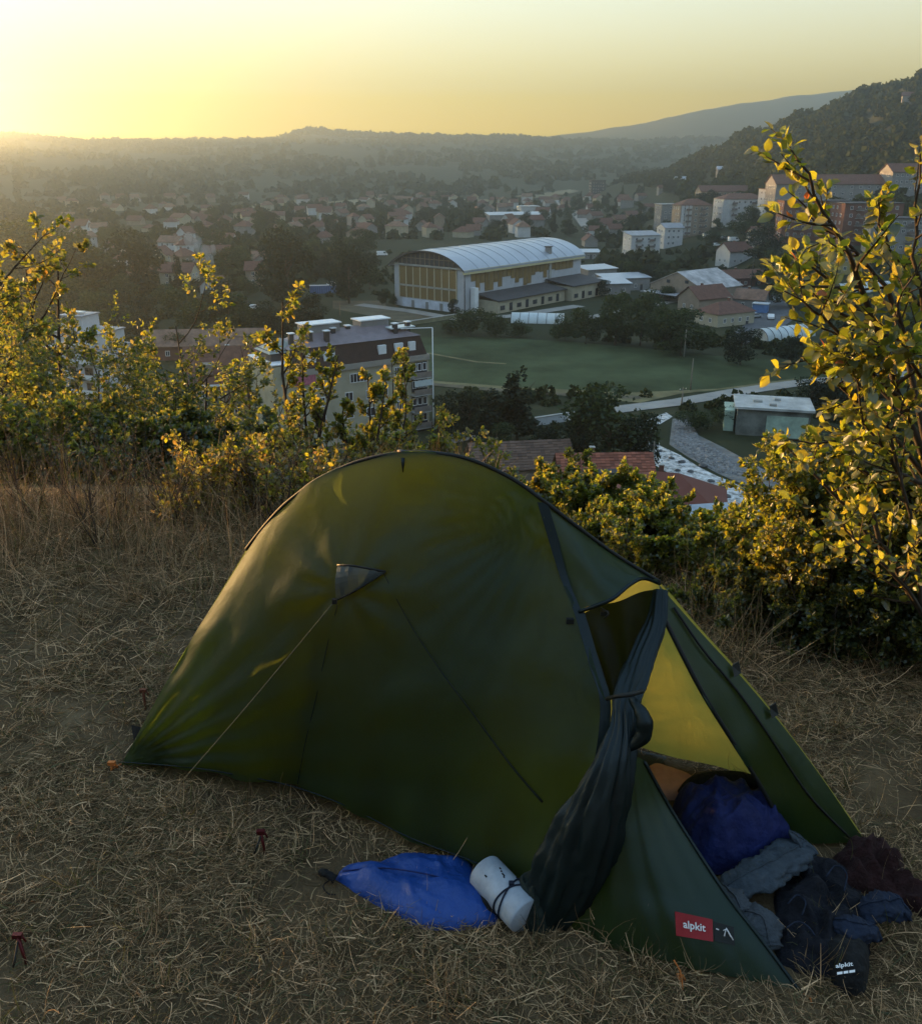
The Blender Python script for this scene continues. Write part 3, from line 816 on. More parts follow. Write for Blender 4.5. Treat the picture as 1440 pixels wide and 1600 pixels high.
def flats(px, py, W, D, storeys, rz, wall, roof, kind, rise, label, sides='fl', cols=None, balc=True, stripe=None, name='apartment_building', cat='apartment building', group=None, base=None):
    g = base or on_ground(px, py)
    root = empty(name, g, rz); tag(root, label, cat, group)
    H = storeys * 2.9 + 0.6
    wall_mesh(kind if kind in ('gable', 'shed') else 'hip', W, D, H, rise, wall).build('wall', root)
    roof_mesh(kind, W, D, H, rise, roof, 0.5).build('roof', root)
    for s in sides:
        L = W if s in 'fb' else D
        put_windows(root, W, D, 1.9, storeys, 2.9, cols if (cols and s in 'fb') else max(2, int(L / 3.3)), s, 1.2, 1.3, skip=0.1)
    if balc:
        bm_ = MB(); bm_.box((0, -D/2 - 0.6, 0), (3.0, 1.2, 0.16), conc); bm_.box((0, -D/2 - 1.16, 0.5), (3.0, 0.08, 0.95), paint('balcony_rail', (0.16, 0.13, 0.12), 0.7, 0.2, 1)); bme = bm_.mesh('balcony')
        for k in range(storeys):
            for q in ([0.1] if W < 14 else [-0.25, 0.2]):
                link_mesh('balcony', bme, root, (W * q, 0, 0.9 + 2.9 * k))
    if stripe:
        for q in stripe:
            b = MB(); b.box((W * q, -D/2 - 0.1, H / 2), (1.5, 0.2, H - 0.4), white_wall); b.build('pilaster', root)
    return root
# white terraced flats low on the left
g = at_height(150, 600, VALLEY)
root = empty('stepped_flats', (at_depth(137, 560, 178).x, 178, VALLEY), R(-18)); tag(root, 'white stepped apartment building with stacked balconies at the left', 'apartment building')
for k, (w, d, h, x, y) in enumerate(((13, 10, 9.2, 0, 0), (10.0, 8, 12.2, 0.8, 0.6), (5.0, 5, 15.0, -1.5, 1.2))):
    b = MB(); b.box((x, y, h/2 - 1), (w, d, h + 2), white_wall); b.build('wall', root)
    b = MB(); b.box((x, y, h + 0.12), (w + .5, d + .5, 0.22), grey_roof); b.build('roof', root)
for k in range(4):
    for q in (-3.6, 0.4, 4.2):
        if k == 3 and q < -3: continue
        b = MB(); b.box((q, -5.5 + (0.9 if k == 3 else 0), 1.1 + 2.95 * k), (3.0, 1.3, 0.16), conc); b.box((q, -6.1 + (0.9 if k == 3 else 0), 1.6 + 2.95 * k), (3.0, 0.1, 0.9), white_paint); b.build('balcony', root)
        link_mesh('window', window_mesh(1.9, 1.5, wood, 1), root, (q, -5.02 + (1.58 if k == 3 else 0), 2.5 + 2.95 * k))
    link_mesh('window', window_mesh(1.2, 1.3, wood, 1), root, (6.52, 1.5, 2.3 + 2.6 * min(k, 2)), (0, 0, math.pi/2))
b = MB(); b.box((-1.5, 0.9, 15.6), (2.6, 1.6, 0.2), film); b.build('skylight', root)

# brown roofed block beside the cream one
g = at_height(362, 640, VALLEY)
root = house('attic_house', (-37.5, 152, VALLEY), R(8), 16, 10, 9.0, 'gable', 5.0, tan_wall, brown_roof, 'brown roofed block with attic windows between the cream block and the umbrella tree', cat='apartment building')
for x in (-4.5, 0.5, 5.0):
    b = MB(); b.box((x, -3.4, 11.2), (1.8, 2.2, 1.6), tan_wall); b.build('dormer', root)
b = MB(); b.box((0, -5.6, 8.8), (17, 0.3, 0.3), white_paint); b.build('gutter', root)
# long low roof far left
g = on_ground(325, 556)
house('long_shed', g, R(6), 27, 9, 3.4, 'gable', 2.8, brick_wall, old_roof, 'long low shed with a worn brown roof in the hollow left of the mansard block', cat='shed', chimney=False, door=False)
# right hand blocks, from the hall towards the hill
flats(1000, 398, 15, 10, 3, R(14), white_wall, grey_roof, 'shed', 1.4, 'low white apartment building with a mono pitch roof right of the sports hall', cols=4)
flats(1044, 385, 10, 9, 3, R(14), white_wall, grey_roof, 'gable', 2.0, 'small white house block joined behind the low white flats', cols=3, balc=False)
flats(1077, 367, 17, 12, 5, R(8), tan_wall, brown_roof, 'hip', 3.0, 'tan apartment tower with white vertical strips and brown hipped roof', stripe=(-0.42, -0.3, -0.18), cols=5)
flats(1040, 352, 12, 10, 4, R(12), grey_wall, grey_roof, 'flat', 0, 'grey flat roofed block half hidden behind the tan tower', balc=False)
flats(1152, 348, 24, 12, 4, R(10), white_wall, brown_roof, 'hip', 2.6, 'bright white apartment block with brown roof below the wooded hill', cols=7, stripe=(-0.4, -0.3))
flats(1205, 336, 11, 10, 4, R(22), white_wall, brown_roof, 'flat', 0, 'narrow white block at the end of the bright white row', balc=False)
flats(1130, 315, 34, 12, 2, R(4), tan_wall, red_roof, 'gable', 3.2, 'long red roofed terrace behind the bright white block', balc=False)
flats(1262, 372, 26, 13, 5, R(-6), brick_wall, dark_roof, 'flat', 0, 'brick red apartment block seen through the leafy branches', cols=8)
flats(1345, 378, 24, 13, 5, R(4), brick_wall, dark_roof, 'flat', 0, 'second brick apartment block further along behind the branches', cols=7)
flats(1310, 318, 70, 14, 3, R(3), grey_wall, red_roof, 'gable', 4.0, 'very long grey block with red roof at the foot of the hill', cols=16, balc=False)
flats(1425, 300, 30, 12, 3, R(6), grey_wall, red_roof, 'gable', 3.6, 'pale long block with red roof under the bare hilltop', cols=11, balc=False)
flats(1392, 392, 20, 12, 4, R(-10), grey_wall, dark_roof, 'flat', 0, 'grey apartment block at the edge behind the upper branches', cols=6)
flats(1305, 425, 15, 11, 2, R(-8), yellow_wall, red_roof, 'hip', 2.6, 'yellow house with red hipped roof behind the leaning branches', name='house', cat='house', balc=False)

# warehouse and the red roof cluster right of the field
g = on_ground(1085, 466)
root = house('warehouse', g, R(38), 20, 22, 4.6, 'gable', 4.6, tan_wall, paint('patchy_roof', (0.42, 0.40, 0.40), 0.6, 0.5, 0.35), 'old warehouse with a rust patched pale roof beyond the field', cat='warehouse', chimney=False, over=0.3)
b = MB(); b.box((-10.02, -4, 6.4), (0.06, 1.4, 1.0), glass); b.build('vent', root); b = MB(); b.box((-10.02, 3.5, 6.0), (0.06, 1.4, 1.0), glass); b.build('vent', root)
b = MB(); b.box((-13.2, 0, 2.6), (6.0, 20, 0.2), grey_roof); b.build('lean_to_roof', root)
house('tiled_house', on_ground(1098, 484), R(30), 13, 9, 4.2, 'gable', 3.2, tan_wall, brown_roof, 'brown tiled house with gable window right behind the pale single storey house')
house('low_house', on_ground(1130, 505), R(30), 14, 9, 3.6, 'hip', 2.6, cream, brown_roof, 'pale single storey house with brown hipped roof facing the side street')
house('roadside_house', on_ground(1172, 482), R(-30), 9, 7, 3.4, 'gable', 2.4, grey_wall, old_roof, 'grey house with faded mauve roof beside the blue kiosk')
house('white_villa', on_ground(1145, 412), R(24), 12, 9, 5.6, 'gable', 3.2, white_wall, red_roof, 'white two storey villa with dark red roof above the car park')
house('long_house', on_ground(1150, 447), R(12), 18, 8, 3.4, 'gable', 2.4, brick_wall, brown_roof, 'long low brown house with tall chimney behind the warehouse')
house('small_house', on_ground(1185, 380), R(10), 9, 8, 4.5, 'gable', 2.6, grey_wall, brown_roof, 'small grey gabled house above the white vans')
b = MB(); k_ = empty('kiosk', on_ground(1187, 488), R(-28)); tag(k_, 'blue kiosk with pale flat roof beside the street', 'kiosk')
b.box((0, 0, 1.2), (4.2, 3.4, 2.8), blue_paint); b.build('wall', k_); b = MB(); b.box((0, 0, 2.72), (4.8, 4.0, 0.2), white_wall); b.build('roof', k_)
for px, py, W, D, H, rz, lab in ((945, 458, 15, 9, 3.6, 10, 'white roofed pavilion beside the sports hall end wall'), (972, 452, 17, 8, 4.2, 18, 'second white roofed pavilion with a rounded front'), (930, 436, 14, 8, 4.0, 30, 'pale flat store behind the white roofed pavilions'), (898, 404, 22, 7, 3.0, 2, 'long white shed roof behind the sports hall')):
    house('pavilion', on_ground(px, py), R(rz), W, D, H, 'shed', 0.9, grey_wall, metal_roof, lab, cat='pavilion', chimney=False)
house('factory', on_ground(805, 346), R(12), 44, 14, 5, 'shed', 1.5, grey_wall, metal_roof, 'long pale roofed factory shed in the far town', cat='factory', chimney=False, door=False)
house('factory', on_ground(825, 338), R(12), 16, 14, 8, 'flat', 0, white_wall, metal_roof, 'taller white factory hall beside the long pale shed', cat='factory', chimney=False, door=False)
house('tower_block', on_ground(932, 302), R(5), 15, 12, 13, 'flat', 0, dark_roof, dark_roof, 'dark slab tower standing alone before the blue hills', cat='tower block', chimney=False, door=False)

# houses under the knoll
g = at_height(945, 800, VALLEY)
def roof_with_tiles(root, W, D, z, rise, mat, rows=11, cols=22):
    """clay roof: courses of tiles as one joined part too small to pick apart."""
    b = MB(); over = 0.6
    for s in (-1, 1):
        for r_ in range(rows):
            t0, t1 = r_ / rows, (r_ + 1) / rows
            y0 = s * (D/2 + over) * (1 - t0); y1 = s * (D/2 + over) * (1 - t1) * (1.0) + s * (-0.02)
            za = z - over * rise / (D/2) + (rise + over * rise / (D/2)) * t0; zb = z - over * rise / (D/2) + (rise + over * rise / (D/2)) * t1
            for c in range(cols):
                x0 = -W/2 - over + (W + 2*over) * c / cols; x1 = x0 + (W + 2*over) / cols - 0.03
                j = rnd.uniform(0, 0.05)
                b.add([(x0, y0, za + .22 + j), (x1, y0, za + .22 + j), (x1, y1, zb + .15 + j), (x0, y1, zb + .15 + j)], [(0,1,2,3)], mat)
                b.add([(x0, y0, za + .12 + j), (x1, y0, za + .12 + j), (x1, y0, za + .22 + j), (x0, y0, za + .22 + j)], [(0,1,2,3)], mat)
    o = b.build('roof_tiles', root); o['kind'] = 'stuff'
tile_mat = paint('clay_tile', (0.27, 0.095, 0.06), 0.85, 0.4, 1.0, source='island')
tile_dark = paint('old_clay_tile', (0.16, 0.06, 0.045), 0.9, 0.4, 1.0, source='island')
h1 = house('riverside_house', (19.2, 117.5, VALLEY), R(2), 12.0, 6.5, 3.6, 'gable', 2.6, cream, red_roof, 'long house with bright red tiled roof beside the white river', cat='house')
roof_with_tiles(h1, 12.0, 6.5, 3.6, 2.6, tile_mat)
b = MB(); b.box((-0.6, -2.6, 4.3), (5.2, 2.6, 0.9), dark_roof); b.build('roof_dormer', h1)
b = MB(); b.box((-1.0, -5.2, 2.6), (4.6, 3.2, 0.14), blue_paint if False else grey_roof); b.build('porch_roof', h1)
h2 = house('broad_house', (24.5, 104.0, VALLEY + 0.3), R(-14), 14, 11, 4.4, 'hip', 3.4, grey_wall, tile_dark, 'broad dark red hipped roof with chimney in front of the river', cat='house')
h3 = house('brown_shed', (8.2, 124, VALLEY), R(8), 13.5, 8, 3.4, 'gable', 2.5, tan_wall, old_roof, 'dull brown roofed shed between tent top and big dark tree', cat='shed', chimney=False)
roof_with_tiles(h3, 13.5, 8, 3.4, 2.5, paint('dull_tile', (0.13, 0.085, 0.065), 0.9, 0.35, 1, source='island'))
h4 = house('metal_shed', (26.5, 93.5, VALLEY + 2.0), R(10), 12, 6, 3.4, 'shed', 1.0, grey_wall, paint('blue_grey_sheet', (0.26, 0.32, 0.38), 0.4, 0.25, 0.8, spec=0.5), 'blue grey sheet roof of a shed low behind the saplings', cat='shed', chimney=False)
# concrete pump house, ruined, beyond the river
g = at_height(1215, 690, VALLEY)
root = empty('pump_house', (52.5, 150.5, VALLEY), R(-14)); tag(root, 'derelict flat roofed concrete pump house across the river', 'pump house')
b = MB(); b.box((0, 0, 2.0), (11.5, 8.0, 5.0), paint('stained_concrete', (0.16, 0.17, 0.155), 0.9, 0.5, 0.4)); b.build('wall', root)
b = MB(); b.box((0, 0, 4.75), (12.6, 9.2, 0.4), paint('pale_slab', (0.42, 0.43, 0.42), 0.8, 0.35, 0.35)); rf = b.build('roof', root)
for x, y, s in ((-2.5, -.5, .9), (0.8, 1.2, .6), (-0.2, -2.8, .7)):
    b = MB(); b.box((x, y, 5.15), (s * 1.6, s, .4), conc); b.build('roof_hatch', rf)
b = MB(); b.box((2.2, -4.05, 1.8), (6.5, 0.14, 3.6), green_wall); b.build('painted_panel', root)
for x in (-4.6, -3.2):
    b = MB(); b.box((-5.82, x + 3.6, 2.2), (0.14, 1.0, 3.2), dark_roof); b.build('opening', root)
b = MB(); b.box((-6.9, 1.0, 1.8), (1.6, 6, 3.6), green_wall); b.build('side_wall', root)

# polytunnels
def polytunnel(px, py, L, r, rz, label):
    g = on_ground(px, py); root = empty('polytunnel', g, rz); tag(root, label, 'polytunnel')
    b = MB(); n = 12; prof = [(math.cos(math.pi * i / n) * r, math.sin(math.pi * i / n) * r * 0.85) for i in range(n + 1)]
    V = [(x, y, z) for y in (-L/2, L/2) for x, z in prof]
    F = [(i, i + 1, n + 2 + i, n + 1 + i) for i in range(n)] + [tuple(range(n + 1)), tuple(range(2*n + 1, n, -1))]
    b.add(V, F, film, True); b.build('cover', root)
    k = int(L / 2.4)
    b = MB()
    hoop = MB().tube([(x * 1.01, 0, z * 1.01) for x, z in prof], 0.07, dark_metal, 5, cap=False).mesh('hoop')
    for i in range(k + 1): link_mesh('hoop', hoop, root, (0, -L/2 + L * i / k, 0))
polytunnel(840, 503, 15, 3.0, R(82), 'pale polytunnel among the bushes behind the field')
polytunnel(1222, 526, 17, 3.2, R(-62), 'long striped polytunnel with dark hoops beside the street')
polytunnel(1345, 455, 22, 3.4, R(-70), 'pale polytunnel glimpsed between the upper branches')
# low wall strips in front of the hall
def wall_run(name, p0, p1, h, t, mat, label, cat='wall'):
    a, c = at_height(*p0, VALLEY), at_height(*p1, VALLEY)
    b = MB(); v = c - a; rz = math.atan2(v.y, v.x); b.box((0, 0, h/2 - .2), (v.length, t, h + .4), mat)
    root = empty(name, (a + c) / 2, rz); tag(root, label, cat); b.build('wall_body', root)
    b = MB(); b.box((0, 0, h + .08), (v.length + .2, t + .25, .14), conc); b.build('coping', root)
wall_run('retaining_wall', (612, 513), (712, 497), 1.1, 0.5, paint('mossy_wall', (0.20, 0.20, 0.13), 0.9, 0.3, .5), 'low mossy retaining wall in front of the sports hall')
wall_run('parapet', (820, 668), (885, 658), 1.4, 0.35, white_wall, 'white bridge parapet beside the big dark tree')
# blue containers, trucks, cars
def container(px, py, rz, label):
    g = on_ground(px, py); root = empty('container', g, rz); tag(root, label, 'container')
    b = MB(); b.box((0, 0, 1.3), (9, 2.5, 2.6), blue_paint); b.build('shell', root)
    rib = MB().box((0, 0, 0), (0.12, 0.08, 2.4), dark_metal).mesh('rib')
    for k in range(12): link_mesh('rib', rib, root, (-4.1 + k * .75, -1.29, 1.3))
    b = MB(); b.box((0, 0, 2.66), (9.1, 2.6, 0.1), grey_roof); b.build('lid', root)
container(505, 458, R(10), 'blue container on the yard left of the sports hall')
def car(px, py, rz, paintm, label, van=False, base=None, group=None):
    g = base or on_ground(px, py); root = empty('van' if van else 'car', (g.x, g.y, g.z + 0.16), rz)
    tag(root, label, 'van' if van else 'car', group)
    L, Wd = (5.2, 1.95) if van else (4.2, 1.75)
    b = MB()
    if van: prof = [(-2.6, .3), (2.6, .3), (2.6, 1.0), (2.1, 1.2), (1.5, 2.1), (-2.5, 2.15), (-2.6, 1.9)]
    else: prof = [(-2.1, .32), (2.1, .32), (2.12, .72), (1.15, .88), (.45, 1.38), (-1.1, 1.42), (-1.8, .95), (-2.1, .88)]
    b.prism(prof, -Wd/2, Wd/2, paintm); b.build('body', root)
    wb = MB()
    if van: wb.add([(1.56, -.85, 2.02), (1.56, .85, 2.02), (2.1, .85, 1.24), (2.1, -.85, 1.24)], [(0,1,2,3)], glass)
    else: wb.add([(.52, -.75, 1.36), (.52, .75, 1.36), (1.17, .75, .92), (1.17, -.75, .92)], [(0,1,2,3)], glass)
    o = wb.build('windscreen', root); o.location = (0.03, 0, 0.03)
    for s in (-1, 1):
        sw = MB()
        q = [(-1.5, .98), (.95, .95), (.4, 1.3), (-1.05, 1.33)] if not van else [(.6, 1.2), (1.9, 1.2), (1.4, 1.9), (.6, 1.9)]
        sw.add([(x, s * (Wd/2 + .012), z) for x, z in q], [(0,1,2,3)], glass); sw.build('side_window', root)
    whl = MB(); n = 12
    for s in (-1, 1):
        pass
    wm = MB(); V = [(math.cos(6.283*i/n)*.32, y, math.sin(6.283*i/n)*.32) for y in (-.1, .1) for i in range(n)]
    wm.add(V, [(i, (i+1)%n, n+(i+1)%n, n+i) for i in range(n)] + [tuple(range(n)), tuple(range(2*n-1, n-1, -1))], tyre); wme = wm.mesh('wheel')
    for x in (-L*.31, L*.31):
        for s in (-1, 1): link_mesh('wheel', wme, root, (x, s * (Wd/2 - .06), .16))
    return root
silver = paint('silver_paint', (0.45, 0.47, 0.5), 0.35, 0.05, 1, metallic=0.4)
car(1203, 499, R(75), white_paint, 'white car driving along the asphalt street')
car(1178, 497, R(20), silver, 'silver car parked beside the pale single storey house')
car(1212, 472, R(60), silver, 'silver car further up the street near the kiosk')
car(1105, 372, R(5), white_paint, 'white van parked below the tan tower', van=True)
car(1145, 378, R(15), white_paint, 'white van nearest the dark red villa roof', van=True)
car(1132, 374, R(5), silver, 'grey car parked between the two white vans')
car(1058, 372, R(5), white_paint, 'white car at the end of the terrace below the tan tower')
car(1118, 385, R(20), white_paint, 'white car parked on the bank above the long brown house')
car(597, 400, R(8), white_paint, 'white van beside the lane behind the sports hall', van=True)
car(520, 447, R(12), white_paint, 'white car parked behind the blue container')
car(398, 484, R(40), white_paint, 'white car catching light among the dark trees', van=False)

# poles
def pole(px, base, top, label, arm=True, mat=conc, depth=None):
    g = on_ground(px, base) if depth is None else Vector((at_depth(px, base, depth).x, depth, height(at_depth(px, base, depth).x, depth)))
    t = at_depth(px, top, g.y); root = empty('utility_pole', g, R(rnd.uniform(-30, 30))); tag(root, label, 'utility pole')
    h = t.z - g.z
    MB().tube([(0, 0, -0.5), (0, 0, h)], [0.17, 0.10], mat, 8).build('post', root)
    if arm:
        a = MB().box((0, 0, h - 0.5), (1.6, 0.1, 0.12), dark_metal).build('crossarm', root)
        for x in (-.7, 0, .7): MB().tube([(x, 0, h - .44), (x, 0, h - .2)], 0.05, white_paint, 6).build('insulator', a)
pole(1068, 558, 515, 'pale concrete pole before the round bush at the field edge')
pole(928, 532, 505, 'pale pole among the bushes behind the field')
pole(1017, 752, 690, 'thin grey pole at the corner of the red riverside roof', mat=wood)
pole(1130, 788, 750, 'dark wooden pole standing by the river bend', mat=dark_metal)
pole(1064, 636, 605, 'wooden pole on the verge beside the gravel road', mat=wood)
pole(1078, 610, 560, 'slim pole standing in the field', arm=False, mat=wood)
pole(1172, 452, 400, 'dark pole with crossarm in front of the white villa', mat=dark_metal)
pole(1120, 505, 478, 'pale pole at the wall of the pale single storey house')

# smoke from a garden fire
sm, nt, ln = new_mat('smoke'); so = nt.new('ShaderNodeOutputMaterial'); sv = nt.new('ShaderNodeVolumePrincipled')
sv.inputs['Color'].default_value = (0.9, 0.92, 0.95, 1); sv.inputs['Density'].default_value = 0.16; sv.inputs['Anisotropy'].default_value = 0.3
ln.new(sv.outputs[0], so.inputs['Volume'])
g = on_ground(332, 436); bm = bmesh.new()
for dx, z, r_ in ((0, 1.5, 1.6), (0.6, 4, 2.0), (-0.2, 7, 2.6), (-1.8, 10, 3.2), (1.5, 11, 2.4), (-4.5, 13, 3.4), (-7.5, 15, 3.2)):
    mtx = Matrix.Translation((g.x + dx, g.y, g.z + z)) @ Matrix.Diagonal((r_ * .7, r_ * .7, r_ * 1.0, 1))
    bmesh.ops.create_icosphere(bm, subdivisions=2, radius=1, matrix=mtx)
for v in bm.verts: v.co += Vector((noise.noise(v.co * .4), noise.noise(v.co * .4 + Vector((9, 0, 0))), noise.noise(v.co * .5))) * 1.0
me = bpy.data.meshes.new('smoke'); bm.to_mesh(me); bm.free(); me.materials.append(sm)
tag(link_mesh('smoke', me), kind='stuff')
# ------------------------------------------------------------------ the town: houses and trees over the valley floor
KEEP_OUT = []          # (x, y, radius)
for o in list(scene.objects):
    if o.parent is None and o.get('category') in ('house', 'apartment building', 'sports hall', 'warehouse', 'pavilion', 'factory', 'polytunnel', 'shed', 'apartment block', 'pump house', 'kiosk', 'tower block', 'car', 'van', 'container'):
        KEEP_OUT.append((o.location.x, o.location.y, 7 if o['category'] in ('car', 'van', 'container') else 12))
hall = bpy.data.objects['sports_hall']
for k in range(0, 8):
    for q in (0, -14, -28, 8): 
        v = hall.matrix_basis @ Vector((q, k * 9.5, 0)); KEEP_OUT.append((v.x, v.y, 9))
def free(x, y, r):
    for a, b, c in KEEP_OUT:
        if (a - x) ** 2 + (b - y) ** 2 < (c + r) ** 2: return False
    return True
# named trees of the valley
named = [
 (452, 352, 482, 92, 'dark', 'broad dark tree rising left of the sports hall lane'),
 (430, 372, 470, 60, 'dark', 'dark tree overlapping the broad dark one beside the lane'),
 (546, 376, 474, 70, 'dark', 'tall dark tree with a bare trunk near the blue container'),
 (578, 405, 452, 40, 'round', 'smaller round tree leaning on the tall dark tree by the hall'),
 (615, 458, 477, 17, 'round', 'small clipped tree at the middle of the hall front'),
 (597, 455, 476, 19, 'dark', 'small dark tree at the corner of the hall front'),
 (708, 466, 494, 22, 'dark', 'small dark tree at the near corner of the hall'),
 (735, 468, 524, 62, 'bush', 'dense bush at the top corner of the field'),
 (775, 476, 526, 56, 'bush', 'bush beside the dense one at the top of the field'),
 (700, 492, 520, 34, 'bush', 'low bush at the end of the retaining wall'),
 (812, 492, 526, 44, 'bush', 'bush in front of the pale polytunnel'),
 (866, 438, 466, 24, 'dark', 'dark shrub standing against the hall annexe'),
 (897, 442, 466, 17, 'dark', 'slim dark shrub at the end of the annexe'),
 (942, 436, 463, 24, 'dark', 'round dark shrub before the white roofed pavilions'),
 (883, 482, 532, 50, 'bush', 'bush beside the pale pole behind the field'),
 (915, 478, 538, 58, 'round', 'round bushy tree right of the pale polytunnel'),
 (960, 455, 540, 66, 'round', 'leafy tree behind the upper edge of the field'),
 (1000, 448, 540, 70, 'pale', 'pale green willow like tree at the upper field edge'),
 (1035, 462, 548, 62, 'bush', 'thick bush joining the willow at the field edge'),
 (1062, 480, 556, 92, 'round', 'large round tree overhanging the right part of the field'),
 (1155, 508, 570, 60, 'dark', 'dark round tree at the field corner before the polytunnel'),
 (1232, 520, 570, 46, 'dark', 'dark bush in front of the striped polytunnel'),
 (1265, 586, 640, 76, 'dark', 'spreading dark tree above the derelict pump house'),
 (1210, 625, 655, 80, 'bush', 'low scrub behind the roof of the pump house'),
 (1130, 625, 668, 76, 'bush', 'rough scrub between the road and the gravel bank'),
 (1085, 630, 672, 60, 'bush', 'reddish scrub beside the road above the gravel bank'),
 (950, 598, 738, 150, 'round', 'big spreading tree beside the bridge parapet'),
 (900, 625, 735, 80, 'dark', 'dark tree pressed against the big spreading tree'),
 (1000, 640, 740, 76, 'dark', 'dark tree at the river side of the big spreading tree'),
 (808, 580, 690, 66, 'tall', 'tall dark conifer like tree beside the field track'),
 (770, 610, 690, 60, 'tall', 'shorter dark pointed tree left of the tall one'),
 (735, 605, 690, 58, 'dark', 'dark leafy tree right of the cream apartment block'),
 (700, 610, 690, 48, 'dark', 'dark tree touching the balconies of the cream block'),
 (845, 660, 720, 60, 'dark', 'dark tree under the white bridge parapet'),
 (775, 655, 715, 60, 'round', 'round tree behind the dull brown shed'),
 (880, 740, 800, 70, 'dark', 'dark bush below the bright red riverside roof'),
 (60, 335, 470, 150, 'round', 'huge wooded crown at the far left in the sun glare'),
 (140, 350, 468, 150, 'round', 'second huge crown beside the sunlit one at far left'),
 (215, 358, 465, 110, 'dark', 'dark crown at the end of the row at far left'),
 (345, 455, 520, 84, 'dark', 'dark round tree below the garden smoke'),
 (420, 470, 530, 60, 'dark', 'dark tree behind the corner of the worn brown shed'),
 (480, 455, 520, 70, 'dark', 'dark tree behind the roofs of the mansard block'),
 (385, 500, 550, 40, 'bush', 'bush at the end of the long worn brown roof'),
 (270, 505, 560, 44, 'bush', 'bush growing in front of the long worn brown roof'),
 (1220, 385, 455, 90, 'dark', 'dark tree mass behind the street right of the villa'),
 (1190, 345, 410, 66, 'dark', 'tall dark tree right of the white villa'),
 (1160, 335, 372, 56, 'bush', 'bush below the bright white block'),
 (1115, 355, 378, 50, 'bush', 'bush at the foot of the bright white block'),
 (1240, 410, 480, 80, 'round', 'tree behind the leaning branches beside the street'),
 (1270, 395, 460, 70, 'dark', 'dark tree below the brick red block'),
 (1040, 400, 425, 44, 'bush', 'bush right of the low white flats'),
 (985, 405, 445, 44, 'round', 'round tree in front of the low white flats'),
 (1012, 410, 448, 34, 'dark', 'dark tree left of the old warehouse'),
 (1045, 440, 470, 40, 'bush', 'bush at the gable of the old warehouse'),
 (1205, 390, 425, 44, 'round', 'round tree at the top of the street'),
 (1330, 500, 560, 90, 'dark', 'dark tree behind the mid branches right of the polytunnel'),
 (1400, 480, 560, 90, 'round', 'tree behind the branches at the right edge'),
 (1340, 560, 640, 110, 'dark', 'dark tree behind the branches right of the pump house'),
]
for px, top, base, w, key, lab in named:
    o = tree_px(px, top, base, w, key, lab, cat='bush' if key == 'bush' else 'tree')
    KEEP_OUT.append((o.location.x, o.location.y, 3))

# scattered houses: solid shapes with windows, kinds by wall and roof
wl = [(white_wall, 'white'), (cream, 'cream'), (grey_wall, 'grey'), (tan_wall, 'tan')]
rl = [(red_roof, 'red'), (brown_roof, 'brown'), (old_roof, 'faded')]
def zone(px): return 'left of the dark trees' if px < 420 else 'behind the sports hall' if px < 800 else 'below the spur of the hill'
SCAT = []
count = 0; tries = 0
protos = {}
def far_house(key):
    """one small house per kind: walls with roof and a few windows; copies share its meshes."""
    if key in protos: return protos[key]
    (wm, wn_), (rm, rn_), kind = key
    return None
while count < 165 and tries < 6000:
    tries += 1
    px = rnd.uniform(90, 985); py = 312 + (rnd.random() ** 1.35) * (150 if px < 420 else 72 if px < 600 else 60 if px < 830 else 75)
    if 590 < px < 920 and py > 372: continue
    g = on_ground(px, py)
    if not free(g.x, g.y, 8): continue
    KEEP_OUT.append((g.x, g.y, 8))
    wi, ri = rnd.randrange(4), rnd.choice((0, 0, 1, 1, 2)); kind = rnd.choice(('gable', 'gable', 'hip'))
    W, D, H = rnd.uniform(7.5, 12.5), rnd.uniform(6.5, 8.5), rnd.choice((3.2, 3.4, 5.8, 6.2))
    dist = g.length
    lab = f"{rl[ri][1]} roofed {wl[wi][1]} {'tall' if H > 5 else 'low'} house"
    ho = house('house', g, rnd.uniform(-0.6, 0.6) + rnd.choice((0, 0, math.pi / 2)), W, D, H, kind, rnd.uniform(2.2, 3.4), wl[wi][0], rl[ri][0], lab,
          group='small houses of the valley town', wins=dist < 560, chimney=dist < 560, door=dist < 450, wsize=(1.2, 1.3), sides='flr' if dist < 420 else 'f')
    SCAT.append((ho, lab)); count += 1
# hillside houses on the right
for px, py in ((1062, 287), (1010, 330), (1128, 272), (970, 318), (1035, 300), (1000, 312), (1420, 160)):
    g = on_ground(px, py)
    ho = house('house', g, rnd.uniform(-0.5, 0.5), 9, 7, 3.6, 'gable', 2.0, grey_wall, metal_roof if px in (1062, 1128) else red_roof, 'small grey house standing alone on the wooded hillside', group='houses on the hillside', wins=False, chimney=False, door=False)
    SCAT.append((ho, 'small grey hillside house'))

